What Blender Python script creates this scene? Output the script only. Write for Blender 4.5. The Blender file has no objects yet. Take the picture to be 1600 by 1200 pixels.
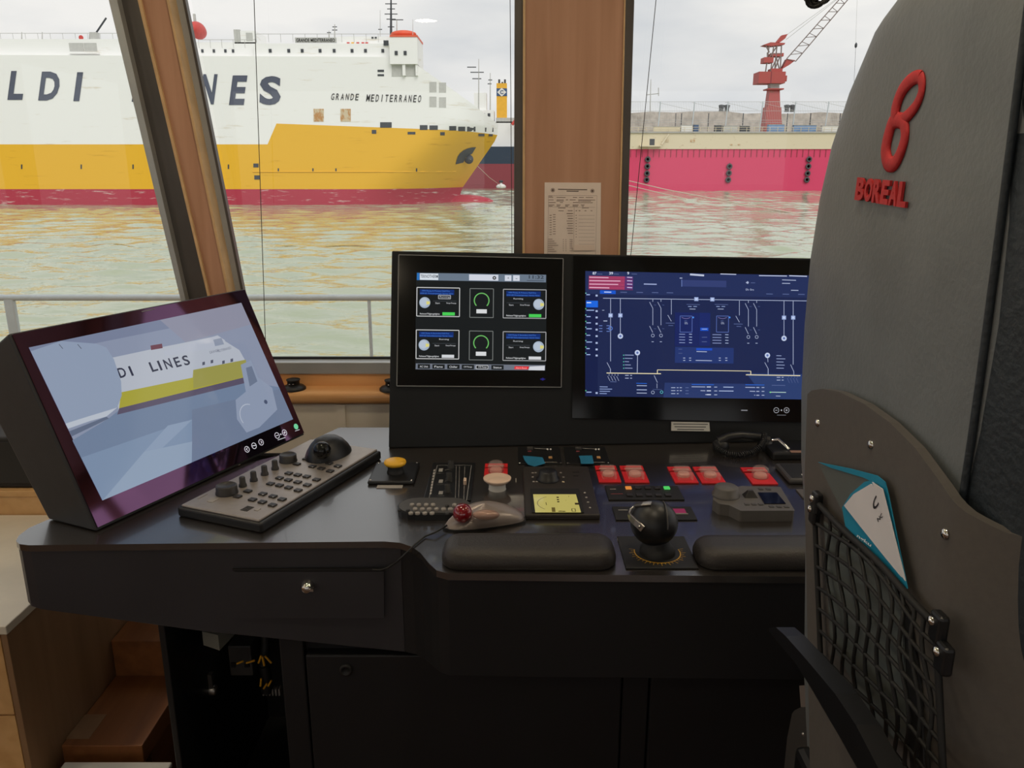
import bpy, math, random
from mathutils import Vector as V, Matrix

# ------------------------------------------------------------------ camera, sky, sun, exposure
random.seed(7)
F = 1250.0                      # focal length in pixels of the 1600 x 1200 frame
PITCH = math.radians(15.2)
EYE = V((0, 0, 1.40))
scene = bpy.context.scene
col = scene.collection
cam_data = bpy.data.cameras.new('camera')
cam_data.sensor_width = 36.0
cam_data.lens = F / 1600.0 * 36.0
cam_data.clip_start = 0.02
cam_data.clip_end = 5000
cam = bpy.data.objects.new('camera', cam_data)
col.objects.link(cam)
cam.location = EYE
cam.rotation_euler = (math.radians(90) - PITCH, 0, 0)
scene.camera = cam
scene.view_settings.view_transform = 'Standard'
scene.view_settings.look = 'None'
scene.view_settings.gamma = 1.0
scene.view_settings.use_curve_mapping = False
EXPOSURE = 0.0
scene.view_settings.exposure = EXPOSURE

world = bpy.data.worlds.new('overcast_sky')
scene.world = world
world.use_nodes = True
wn, wl = world.node_tree.nodes, world.node_tree.links
wn.clear()
w_out = wn.new('ShaderNodeOutputWorld')
w_bg = wn.new('ShaderNodeBackground')
w_tc = wn.new('ShaderNodeTexCoord')
w_map = wn.new('ShaderNodeMapping'); w_map.inputs['Scale'].default_value = (1.0, 1.0, 3.2)
w_map.inputs['Location'].default_value = (0.35, 0.0, 0.1)
w_noise = wn.new('ShaderNodeTexNoise')
w_noise.inputs['Scale'].default_value = 2.6
w_noise.inputs['Detail'].default_value = 5
w_noise.inputs['Roughness'].default_value = 0.5
w_ramp = wn.new('ShaderNodeValToRGB')
w_ramp.color_ramp.elements[0].position = 0.34
w_ramp.color_ramp.elements[0].color = (0.66, 0.68, 0.71, 1)
w_ramp.color_ramp.elements[1].position = 0.60
w_ramp.color_ramp.elements[1].color = (0.93, 0.91, 0.885, 1)
wl.new(w_tc.outputs['Generated'], w_map.inputs['Vector'])
wl.new(w_map.outputs['Vector'], w_noise.inputs['Vector'])
wl.new(w_noise.outputs['Fac'], w_ramp.inputs['Fac'])
wl.new(w_ramp.outputs['Color'], w_bg.inputs['Color'])
w_bg.inputs['Strength'].default_value = 1.0
wl.new(w_bg.outputs['Background'], w_out.inputs['Surface'])

sun_data = bpy.data.lights.new('hazy_sun', 'SUN')
sun_data.energy = 1.35
sun_data.angle = math.radians(40)
sun_data.color = (1.0, 0.97, 0.93)
sun = bpy.data.objects.new('hazy_sun', sun_data)
col.objects.link(sun)
sun.rotation_euler = (math.radians(48), 0, math.radians(24))     # soft light from behind the wheelhouse

# ------------------------------------------------------------------ projection helpers (pixel -> point on a real plane)
CP, SP = math.cos(PITCH), math.sin(PITCH)
def ray(px, py):
    a, b = (px - 800) / F, (600 - py) / F
    return V((a, b * SP + CP, b * CP - SP))
def at_y(px, py, Y):
    d = ray(px, py); return EYE + d * (Y / d.y)
def at_z(px, py, Z):
    d = ray(px, py); return EYE + d * ((Z - EYE.z) / d.z)
def at_x(px, py, X):
    d = ray(px, py); return EYE + d * (X / d.x)
def at_p(px, py, o, n):
    d = ray(px, py); return EYE + d * ((o - EYE).dot(n) / d.dot(n))
def lerp(a, b, t): return a + (b - a) * t
def interp(pts, x):
    if x <= pts[0][0]: return pts[0][1]
    for (x0, y0), (x1, y1) in zip(pts, pts[1:]):
        if x <= x1: return y0 + (y1 - y0) * (x - x0) / (x1 - x0)
    return pts[-1][1]

# ------------------------------------------------------------------ materials
def s2l(c):
    return tuple((x / 255 / 12.92) if x / 255 <= 0.04045 else ((x / 255 + 0.055) / 1.055) ** 2.4 for x in c)
def new_mat(name):
    m = bpy.data.materials.new(name); m.use_nodes = True
    n = m.node_tree.nodes; n.clear()
    return m, n, m.node_tree.links
def mat(name, c, rough=0.5, metal=0.0, var=0.12, scale=18.0, bump=0.0, bscale=None, spec=0.5, stretch=(1, 1, 1), tint=None, coat=0.0, ior=1.5):
    """procedural principled material: base colour broken up by noise, optional noise relief; c in sRGB 0-255"""
    m, n, l = new_mat(name)
    out = n.new('ShaderNodeOutputMaterial'); b = n.new('ShaderNodeBsdfPrincipled')
    tc = n.new('ShaderNodeTexCoord'); mp = n.new('ShaderNodeMapping'); mp.inputs['Scale'].default_value = stretch
    no = n.new('ShaderNodeTexNoise'); no.inputs['Scale'].default_value = scale; no.inputs['Detail'].default_value = 4
    rp = n.new('ShaderNodeValToRGB')
    lin = s2l(c)
    rp.color_ramp.elements[0].position = 0.3; rp.color_ramp.elements[1].position = 0.7
    rp.color_ramp.elements[0].color = (*[x * (1 - var) for x in lin], 1)
    rp.color_ramp.elements[1].color = (*[min(1, x * (1 + var)) for x in lin], 1)
    l.new(tc.outputs['Object'], mp.inputs['Vector']); l.new(mp.outputs['Vector'], no.inputs['Vector'])
    l.new(no.outputs['Fac'], rp.inputs['Fac']); l.new(rp.outputs['Color'], b.inputs['Base Color'])
    b.inputs['Roughness'].default_value = rough; b.inputs['Metallic'].default_value = metal
    b.inputs['Specular IOR Level'].default_value = spec
    b.inputs['IOR'].default_value = ior
    if tint: b.inputs['Specular Tint'].default_value = (*tint, 1)
    if coat: b.inputs['Coat Weight'].default_value = coat; b.inputs['Coat Roughness'].default_value = 0.05
    if bump:
        n2 = n.new('ShaderNodeTexNoise'); n2.inputs['Scale'].default_value = bscale or scale * 6; n2.inputs['Detail'].default_value = 3
        l.new(mp.outputs['Vector'], n2.inputs['Vector'])
        bp = n.new('ShaderNodeBump'); bp.inputs['Strength'].default_value = bump; bp.inputs['Distance'].default_value = 0.01
        l.new(n2.outputs['Fac'], bp.inputs['Height']); l.new(bp.outputs['Normal'], b.inputs['Normal'])
    l.new(b.outputs['BSDF'], out.inputs['Surface'])
    return m
def wood(name, c1, c2, stretch=(14, 14, 0.7), rough=0.42):
    m, n, l = new_mat(name)
    out = n.new('ShaderNodeOutputMaterial'); b = n.new('ShaderNodeBsdfPrincipled')
    tc = n.new('ShaderNodeTexCoord'); mp = n.new('ShaderNodeMapping'); mp.inputs['Scale'].default_value = stretch
    no = n.new('ShaderNodeTexNoise'); no.inputs['Scale'].default_value = 3.0; no.inputs['Detail'].default_value = 7; no.inputs['Distortion'].default_value = 0.4
    rp = n.new('ShaderNodeValToRGB')
    rp.color_ramp.elements[0].position = 0.3; rp.color_ramp.elements[1].position = 0.72
    rp.color_ramp.elements[0].color = (*s2l(c1), 1); rp.color_ramp.elements[1].color = (*s2l(c2), 1)
    bp = n.new('ShaderNodeBump'); bp.inputs['Strength'].default_value = 0.06; bp.inputs['Distance'].default_value = 0.005
    l.new(tc.outputs['Object'], mp.inputs['Vector']); l.new(mp.outputs['Vector'], no.inputs['Vector'])
    l.new(no.outputs['Fac'], rp.inputs['Fac']); l.new(rp.outputs['Color'], b.inputs['Base Color'])
    l.new(no.outputs['Fac'], bp.inputs['Height']); l.new(bp.outputs['Normal'], b.inputs['Normal'])
    b.inputs['Roughness'].default_value = rough
    l.new(b.outputs['BSDF'], out.inputs['Surface'])
    return m
def hull_paint(name, c, stain, amount, rough=0.55, sc=(0.05, 0.05, 0.5)):
    """ship paint: weathered streaks and patches of a second colour"""
    m, n, l = new_mat(name)
    out = n.new('ShaderNodeOutputMaterial'); b = n.new('ShaderNodeBsdfPrincipled')
    tc = n.new('ShaderNodeTexCoord'); mp = n.new('ShaderNodeMapping'); mp.inputs['Scale'].default_value = sc
    no = n.new('ShaderNodeTexNoise'); no.inputs['Scale'].default_value = 3.0; no.inputs['Detail'].default_value = 8; no.inputs['Roughness'].default_value = 0.65
    rp = n.new('ShaderNodeValToRGB')
    rp.color_ramp.elements[0].position = amount; rp.color_ramp.elements[1].position = amount + 0.09
    rp.color_ramp.elements[0].color = (*s2l(c), 1); rp.color_ramp.elements[1].color = (*s2l(stain), 1)
    l.new(tc.outputs['Object'], mp.inputs['Vector']); l.new(mp.outputs['Vector'], no.inputs['Vector'])
    l.new(no.outputs['Fac'], rp.inputs['Fac']); l.new(rp.outputs['Color'], b.inputs['Base Color'])
    b.inputs['Roughness'].default_value = rough; b.inputs['Specular IOR Level'].default_value = 0.25
    l.new(b.outputs['BSDF'], out.inputs['Surface'])
    return m
def screen_mat(name, strength=1.0):
    """lit screen: emits the colour of each face's 'Col' attribute under a glossy front"""
    m, n, l = new_mat(name)
    out = n.new('ShaderNodeOutputMaterial'); b = n.new('ShaderNodeBsdfPrincipled')
    at = n.new('ShaderNodeAttribute'); at.attribute_name = 'Col'
    b.inputs['Base Color'].default_value = (0.004, 0.004, 0.005, 1)
    b.inputs['Roughness'].default_value = 0.08; b.inputs['Specular IOR Level'].default_value = 0.35
    l.new(at.outputs['Color'], b.inputs['Emission Color'])
    b.inputs['Emission Strength'].default_value = strength / (2 ** EXPOSURE)
    l.new(b.outputs['BSDF'], out.inputs['Surface'])
    return m
def print_mat(name):
    """flat print: base colour from each face's 'Col' attribute"""
    m, n, l = new_mat(name)
    out = n.new('ShaderNodeOutputMaterial'); b = n.new('ShaderNodeBsdfPrincipled')
    at = n.new('ShaderNodeAttribute'); at.attribute_name = 'Col'
    b.inputs['Roughness'].default_value = 0.5
    l.new(at.outputs['Color'], b.inputs['Base Color'])
    l.new(b.outputs['BSDF'], out.inputs['Surface'])
    return m
def emit_mat(name, c, strength):
    m, n, l = new_mat(name)
    out = n.new('ShaderNodeOutputMaterial'); e = n.new('ShaderNodeEmission')
    e.inputs['Color'].default_value = (*s2l(c), 1); e.inputs['Strength'].default_value = strength
    l.new(e.outputs['Emission'], out.inputs['Surface'])
    return m
def glass_mat(name):
    m, n, l = new_mat(name)
    out = n.new('ShaderNodeOutputMaterial'); tr = n.new('ShaderNodeBsdfTransparent'); gl = n.new('ShaderNodeBsdfGlossy')
    fr = n.new('ShaderNodeFresnel'); fr.inputs['IOR'].default_value = 1.5
    tr.inputs['Color'].default_value = (0.985, 0.995, 0.99, 1); gl.inputs['Roughness'].default_value = 0.0
    mx = n.new('ShaderNodeMixShader')
    l.new(fr.outputs['Fac'], mx.inputs['Fac']); l.new(tr.outputs['BSDF'], mx.inputs[1]); l.new(gl.outputs['BSDF'], mx.inputs[2])
    l.new(mx.outputs['Shader'], out.inputs['Surface'])
    return m
def clear_mat(name, c, fac):
    m, n, l = new_mat(name)
    out = n.new('ShaderNodeOutputMaterial'); tr = n.new('ShaderNodeBsdfTransparent'); pr = n.new('ShaderNodeBsdfPrincipled')
    pr.inputs['Base Color'].default_value = (*s2l(c), 1); pr.inputs['Roughness'].default_value = 0.12
    mx = n.new('ShaderNodeMixShader'); mx.inputs['Fac'].default_value = fac
    l.new(tr.outputs['BSDF'], mx.inputs[1]); l.new(pr.outputs['BSDF'], mx.inputs[2]); l.new(mx.outputs['Shader'], out.inputs['Surface'])
    return m
def water_mat():
    m, n, l = new_mat('harbour_water')
    out = n.new('ShaderNodeOutputMaterial'); b = n.new('ShaderNodeBsdfPrincipled')
    tc = n.new('ShaderNodeTexCoord')
    b.inputs['Base Color'].default_value = (*s2l((163, 172, 146)), 1)
    b.inputs['Roughness'].default_value = 0.06; b.inputs['IOR'].default_value = 1.33
    b.inputs['Specular IOR Level'].default_value = 0.6
    prev = None
    for sc, st, dist in (((1.5, 2.2, 1), 0.6, 0.06),):
        mp = n.new('ShaderNodeMapping'); mp.inputs['Scale'].default_value = sc
        mp.inputs['Rotation'].default_value = (0, 0, 0.12)
        no = n.new('ShaderNodeTexNoise'); no.inputs['Scale'].default_value = 1.0; no.inputs['Detail'].default_value = 1.2; no.inputs['Distortion'].default_value = 0.5
        bp = n.new('ShaderNodeBump'); bp.inputs['Strength'].default_value = st; bp.inputs['Distance'].default_value = dist
        l.new(tc.outputs['Object'], mp.inputs['Vector']); l.new(mp.outputs['Vector'], no.inputs['Vector'])
        l.new(no.outputs['Fac'], bp.inputs['Height'])
        if prev: l.new(prev.outputs['Normal'], bp.inputs['Normal'])
        prev = bp
    l.new(prev.outputs['Normal'], b.inputs['Normal'])
    l.new(b.outputs['BSDF'], out.inputs['Surface'])
    return m

M = {
    'wood': wood('teak_veneer', (174, 128, 98), (194, 148, 120), (9, 9, 0.5)),
    'wood_h': wood('teak_sill', (206, 148, 92), (226, 174, 118), (0.6, 9, 9), 0.3),
    'wood_light': wood('light_oak', (196, 152, 98), (214, 172, 120), (8, 0.8, 8)),
    'wood_end': wood('oak_end_panel', (132, 102, 74), (150, 118, 88), (8, 8, 0.7)),
    'wood_step': wood('walnut_step', (120, 74, 42), (150, 96, 56), (9, 0.7, 9), 0.35),
    'trim_light': mat('pale_trim', (205, 170, 125), 0.4),
    'cream': mat('cream_laminate', (214, 206, 190), 0.35, var=0.04),
    'beige': mat('beige_panel', (232, 222, 206), 0.6, var=0.04),
    'ceiling': mat('ceiling_panel', (226, 222, 214), 0.7, var=0.03),
    'floor': wood('dark_floor_boards', (74, 50, 34), (96, 66, 44), (9, 0.6, 9), 0.4),
    'frame': mat('window_frame_metal', (172, 176, 178), 0.34, 0.3, var=0.1, scale=6),
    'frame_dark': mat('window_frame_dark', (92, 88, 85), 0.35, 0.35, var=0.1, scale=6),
    'chrome': mat('chrome', (210, 208, 204), 0.15, 1.0, var=0.03),
    'steel': mat('brushed_steel', (150, 148, 146), 0.3, 0.9, var=0.06, scale=40, stretch=(1, 12, 1)),
    'rail': mat('grey_rail_paint', (196, 204, 208), 0.4, 0.2, var=0.05),
    'desk': mat('worktop_satin_black', (34, 30, 28), 0.27, var=0.08, scale=60, spec=0.5, ior=2.35, coat=0.5),
    'black': mat('black_lacquer', (46, 46, 51), 0.45, var=0.1, scale=9),
    'black_shaded': mat('black_cabinet_shaded', (24, 24, 27), 0.55, var=0.1, scale=9, spec=0.35),  # darker copy of the console black: shade on knee and doors painted in
    'black_lip': mat('worktop_edge', (52, 49, 47), 0.3, var=0.1, scale=9),
    'blackp': mat('black_plastic', (18, 19, 22), 0.4, var=0.12, scale=30),
    'blackm': mat('black_matt', (17, 17, 18), 0.6, var=0.12, scale=30),
    'housing': mat('housing_black', (14, 17, 21), 0.55, var=0.1, scale=40, spec=0.3),
    'casing': mat('monitor_casing', (44, 46, 49), 0.5, var=0.08, scale=50),
    'bezel': mat('coated_bezel_glass', (12, 12, 15), 0.05, var=0.1, spec=0.5, tint=(1.0, 0.45, 0.95), ior=2.3),
    'bezel_black': mat('black_bezel_glass', (13, 14, 16), 0.10, var=0.1, spec=0.35),
    'panel_grey': mat('keypad_face', (156, 148, 142), 0.38, 0.5, var=0.06, scale=60),
    'key': mat('black_key', (40, 38, 38), 0.45, var=0.1),
    'keyw': mat('grey_key_legend', (150, 145, 140), 0.5, var=0.05),
    'yellow': mat('yellow_button', (226, 172, 40), 0.4, var=0.04),
    'ivory': mat('ivory_button', (216, 190, 170), 0.35, var=0.04),
    'white': mat('white_plastic', (228, 226, 222), 0.45, var=0.03),
    'grey': mat('grey_plastic', (86, 83, 81), 0.45, var=0.06, scale=60),
    'greyd': mat('dark_grey_plastic', (66, 64, 63), 0.45, var=0.06, scale=60),
    'pilot': mat('dark_brown_plastic', (44, 40, 38), 0.45, var=0.06, scale=60),
    'mouse': mat('mouse_shell', (136, 126, 122), 0.32, 0.25, var=0.04),
    'mouse_b': mat('mouse_button', (162, 130, 116), 0.3, 0.2, var=0.04),
    'redball': mat('ruby_ball', (120, 8, 22), 0.06, var=0.1, scale=80, coat=1.0),
    'red': mat('red_label', (208, 34, 40), 0.45, var=0.05),
    'redlogo': mat('red_embroidery', (196, 40, 44), 0.6, var=0.1, scale=160, bump=0.2, bscale=900),
    'clear': clear_mat('clear_cover', (235, 220, 214), 0.15),
    'pinkcap': mat('pale_button_cap', (206, 140, 128), 0.4, var=0.05),
    'pad': mat('black_leather_pad', (40, 36, 34), 0.5, var=0.1, scale=25, bump=0.12, bscale=260),
    'blue_tape': mat('blue_tape', (30, 112, 150), 0.6, var=0.08),
    'gold': mat('yellow_scale', (206, 160, 40), 0.5, var=0.05),
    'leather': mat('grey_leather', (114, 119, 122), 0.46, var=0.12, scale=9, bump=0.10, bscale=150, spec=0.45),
    'leather_shaded': mat('shaded_leather_side', (44, 51, 57), 0.5, var=0.12, scale=12, bump=0.2, bscale=130, spec=0.4),  # chair leather with the shade of its near side put into the colour
    'shell': mat('moulded_back_shell', (92, 88, 84), 0.5, var=0.06, scale=120, bump=0.02, bscale=300),
    'net': mat('black_elastic_net', (18, 18, 18), 0.7, var=0.1, scale=200),
    'brochure_blue': mat('blue_card', (28, 140, 176), 0.45, var=0.05),
    'brochure_white': mat('white_card', (222, 220, 224), 0.5, var=0.03),
    'paper_grey': mat('grey_booklet', (92, 98, 96), 0.55, var=0.06),
    'notice': mat('laminated_paper', (232, 216, 204), 0.4, var=0.03),
    'print': print_mat('dark_print'),
    'screen': screen_mat('lit_screen', 1.0),
    'screen_dim': screen_mat('lit_camera_picture', 0.80),
    'glass': glass_mat('window_glass'),
    'lamp': emit_mat('lamp_diffuser', (255, 236, 204), 78.0),
    'hull_white': hull_paint('hull_white', (240, 240, 238), (222, 216, 204), 0.60),
    'hull_yellow': hull_paint('hull_yellow', (232, 180, 50), (212, 158, 40), 0.60),
    'hull_red': hull_paint('hull_red', (176, 60, 78), (206, 172, 170), 0.585, sc=(0.12, 0.12, 0.9)),
    'hull_navy': hull_paint('hull_navy', (52, 66, 82), (66, 76, 88), 0.6),
    'hull_redd': hull_paint('hull_dull_red', (140, 68, 76), (120, 60, 66), 0.6),
    'letter': mat('navy_lettering', (82, 88, 106), 0.6, var=0.04, scale=1),
    'letter_dark': mat('dark_lettering', (34, 34, 38), 0.6, var=0.05, scale=1),
    'ship_grey': mat('ship_grey', (190, 190, 186), 0.6, var=0.06, scale=2),
    'ship_dark': mat('ship_dark', (62, 66, 72), 0.6, var=0.1, scale=2),
    'rust': hull_paint('rusty_hatch', (206, 190, 160), (188, 138, 84), 0.46, sc=(0.6, 0.6, 0.3)),
    'orange': mat('orange_boat', (226, 96, 66), 0.5, var=0.06, scale=2),
    'lifeboat': mat('red_lifeboat', (200, 72, 66), 0.5, var=0.08, scale=2),
    'funnel': mat('yellow_funnel', (234, 178, 56), 0.6, var=0.05, scale=1),
    'navy': mat('navy_band', (60, 88, 128), 0.6, var=0.05, scale=1),
    'dock_red': hull_paint('dock_red', (214, 72, 108), (226, 130, 148), 0.66, sc=(0.25, 0.25, 0.06)),
    'dock_cream': hull_paint('dock_cream', (218, 206, 178), (192, 172, 140), 0.60, sc=(0.2, 0.2, 0.5)),
    'dock_grey': mat('dock_grey', (168, 166, 160), 0.7, var=0.12, scale=1),
    'tyre': mat('tyre_rubber', (80, 78, 82), 0.8, var=0.1, scale=3),
    'crane': hull_paint('crane_red', (176, 84, 80), (160, 96, 84), 0.58, sc=(0.3, 0.3, 0.3)),
    'crane_light': mat('crane_lattice', (128, 112, 108), 0.6, var=0.1, scale=1),
    'stone': mat('breakwater_stone', (172, 164, 154), 0.9, var=0.25, scale=0.6, bump=0.5, bscale=1.2),
    'rope': mat('pale_rope', (220, 200, 184), 0.8, var=0.08, scale=5),
    'wire': mat('thin_wire', (60, 60, 62), 0.5, var=0.05),
    'blue_box': mat('blue_container', (120, 150, 190), 0.6, var=0.1, scale=1),
    'yellow_tip': mat('yellow_ferrule', (224, 164, 40), 0.45, var=0.05),
    'duct': mat('grey_cable_duct', (120, 120, 112), 0.6, var=0.06),
    'lamp_on_orange': emit_mat('lit_orange_key', (240, 150, 70), 0.75),
    'lamp_on_green': emit_mat('lit_green_key', (90, 225, 110), 0.75),
    'ind_magenta': emit_mat('lit_magenta_bar', (140, 50, 80), 0.8),
    'deck_teak': wood('deck_planks', (150, 120, 90), (170, 140, 108), (9, 0.6, 9)),
}
M['water'] = water_mat()

# ------------------------------------------------------------------ mesh builder
OFF = {}
class MB:
    def __init__(s): s.v = []; s.f = []; s.mi = []; s.sm = []; s.c = []
    def add(s, vs, fs, m=0, smooth=False, c=None):
        o = len(s.v); s.v += [V(p) for p in vs]
        for f in fs:
            s.f.append([i + o for i in f]); s.mi.append(m); s.sm.append(smooth); s.c.append(c)
        return s
    def quad(s, a, b, c_, d, m=0, c=None): return s.add([a, b, c_, d], [[0, 1, 2, 3]], m, False, c)
    def box(s, x0, x1, y0, y1, z0, z1, m=0):
        vs = [(x, y, z) for z in (z0, z1) for y in (y0, y1) for x in (x0, x1)]
        return s.add(vs, [[0, 2, 3, 1], [4, 5, 7, 6], [0, 1, 5, 4], [1, 3, 7, 5], [3, 2, 6, 7], [2, 0, 4, 6]], m)
    def obox(s, c, a, b, d, m=0):
        c, a, b, d = V(c), V(a), V(b), V(d)
        vs = [c + a * i + b * j + d * k for k in (-1, 1) for j in (-1, 1) for i in (-1, 1)]
        return s.add(vs, [[0, 2, 3, 1], [4, 5, 7, 6], [0, 1, 5, 4], [1, 3, 7, 5], [3, 2, 6, 7], [2, 0, 4, 6]], m)
    def prism(s, pts, ext, m=0, smooth=False):
        pts = [V(p) for p in pts]; ext = V(ext); n = len(pts)
        nrm = V((0, 0, 0))
        for i in range(n): nrm += pts[i].cross(pts[(i + 1) % n])
        if nrm.dot(ext) > 0: pts = pts[::-1]
        vs = pts + [p + ext for p in pts]
        s.add(vs, [list(range(n)), list(range(2 * n - 1, n - 1, -1))], m)
        s.add(vs, [[(i + 1) % n, i, i + n, (i + 1) % n + n] for i in range(n)], m, smooth)
        return s
    def rings(s, rings, m=0, smooth=True, caps=True, closed=True):
        n = len(rings[0]); vs = [p for r in rings for p in r]; fs = []
        for k in range(len(rings) - 1):
            for i in range(n if closed else n - 1):
                j = (i + 1) % n
                fs.append([k * n + i, k * n + j, (k + 1) * n + j, (k + 1) * n + i])
        s.add(vs, fs, m, smooth)
        if caps and closed:
            s.add(rings[0], [list(range(n - 1, -1, -1))], m); s.add(rings[-1], [list(range(n))], m)
        return s
    def tube(s, pts, r, n=8, m=0):
        pts = [V(p) for p in pts]; rings = []
        t0 = (pts[1] - pts[0]).normalized()
        up = V((0, 0, 1)) if abs(t0.z) < 0.9 else V((1, 0, 0))
        a = t0.cross(up).normalized()
        for i, p in enumerate(pts):
            t = (pts[min(i + 1, len(pts) - 1)] - pts[max(i - 1, 0)]).normalized()
            a = (a - t * a.dot(t)).normalized(); b = t.cross(a)
            rr = r[i] if isinstance(r, (list, tuple)) else r
            rings.append([p + (a * math.cos(2 * math.pi * k / n) + b * math.sin(2 * math.pi * k / n)) * rr for k in range(n)])
        return s.rings(rings, m)
    def lathe(s, prof, c, n=24, m=0, u=(1, 0, 0), v=(0, 1, 0), w=(0, 0, 1), smooth=True):
        c, u, v, w = V(c), V(u), V(v), V(w)
        rings = [[c + (u * math.cos(2 * math.pi * k / n) + v * math.sin(2 * math.pi * k / n)) * max(r, 1e-5) + w * h for k in range(n)] for r, h in prof]
        return s.rings(rings, m, smooth)
    def ball(s, c, rx, ry=None, rz=None, nu=20, nv=12, m=0):
        ry = ry or rx; rz = rz or rx
        rings = []
        for j in range(nv + 1):
            t = -math.pi / 2 + math.pi * j / nv
            rings.append([V(c) + V((rx * math.cos(t) * math.cos(2 * math.pi * k / nu), ry * math.cos(t) * math.sin(2 * math.pi * k / nu), rz * math.sin(t))) for k in range(nu)])
        return s.rings(rings, m, True, False)
    def text(s, string, bl, U, W, ext=None, m=0, c=None, bold=0.0):
        """lettering fitted into the parallelogram bl, bl+U (width), bl+W (height)"""
        vs, fs = glyphs(string, bold)
        bl, U, W = V(bl), V(U), V(W)
        o = [bl + U * x + W * y for x, y in vs]
        if ext is None: return s.add(o, fs, m, False, c)
        ext = V(ext); n = len(o)
        s.add([p + ext for p in o], fs, m, False, c)
        edge = {}
        for f in fs:
            for i in range(len(f)):
                a, b = f[i], f[(i + 1) % len(f)]
                if (b, a) in edge: del edge[(b, a)]
                else: edge[(a, b)] = 1
        s.add(o + [p + ext for p in o], [[a, b, b + n, a + n] for a, b in edge], m, False, c)
        return s
    def build(s, name, mats, parent=None, bevel=0.0, seg=2, sub=0):
        me = bpy.data.meshes.new(name)
        if parent is None:
            lo = V((min(p[i] for p in s.v) for i in range(3))); hi = V((max(p[i] for p in s.v) for i in range(3)))
            off = V(((lo.x + hi.x) / 2, (lo.y + hi.y) / 2, lo.z))
        else: off = OFF[parent]
        me.from_pydata([tuple(p - off) for p in s.v], [], s.f)
        for i, p in enumerate(me.polygons): p.material_index = s.mi[i]; p.use_smooth = s.sm[i]
        if any(c is not None for c in s.c):
            at = me.color_attributes.new('Col', 'FLOAT_COLOR', 'CORNER')
            for p in me.polygons:
                cc = s.c[p.index] or (0, 0, 0)
                for li in p.loop_indices: at.data[li].color = (*cc, 1)
        for mm in (mats if isinstance(mats, (list, tuple)) else [mats]): me.materials.append(M[mm])
        me.update()
        o = bpy.data.objects.new(name, me); col.objects.link(o)
        OFF[o] = off
        if parent is not None: o.parent = parent
        else: o.location = off
        if bevel:
            b = o.modifiers.new('bevel', 'BEVEL'); b.width = bevel; b.segments = seg; b.limit_method = 'ANGLE'; b.angle_limit = math.radians(40)
        if sub:
            b = o.modifiers.new('subdivision', 'SUBSURF'); b.levels = sub; b.render_levels = sub
        return o
_gl = {}
def glyphs(string, bold=0.0):
    k = (string, bold)
    if k not in _gl:
        cu = bpy.data.curves.new('lettering', 'FONT'); cu.body = string; cu.offset = bold; cu.resolution_u = 3
        ob = bpy.data.objects.new('lettering', cu)
        me = ob.to_mesh()
        vs = [(v.co.x, v.co.y) for v in me.vertices]; fs = [list(p.vertices) for p in me.polygons]
        ob.to_mesh_clear(); bpy.data.objects.remove(ob); bpy.data.curves.remove(cu)
        x0 = min(v[0] for v in vs); x1 = max(v[0] for v in vs); y0 = min(v[1] for v in vs); y1 = max(v[1] for v in vs)
        _gl[k] = ([((x - x0) / (x1 - x0), (y - y0) / (y1 - y0)) for x, y in vs], fs)
    return _gl[k]
def thing(name, label, cat, loc, group=None):
    o = bpy.data.objects.new(name, None); col.objects.link(o); o.empty_display_size = 0.05
    o.location = loc; OFF[o] = V(loc); tag(o, label, cat, group); return o
def tag(o, label, cat, group=None):
    o['label'] = label; o['category'] = cat
    if group: o['group'] = group
    return o
def struct(o, label=None):
    o['kind'] = 'structure'
    if label: o['label'] = label
    return o
def structure_root(name, loc, label):
    o = bpy.data.objects.new(name, None); col.objects.link(o); o.location = loc; OFF[o] = V(loc); return struct(o, label)

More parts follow.
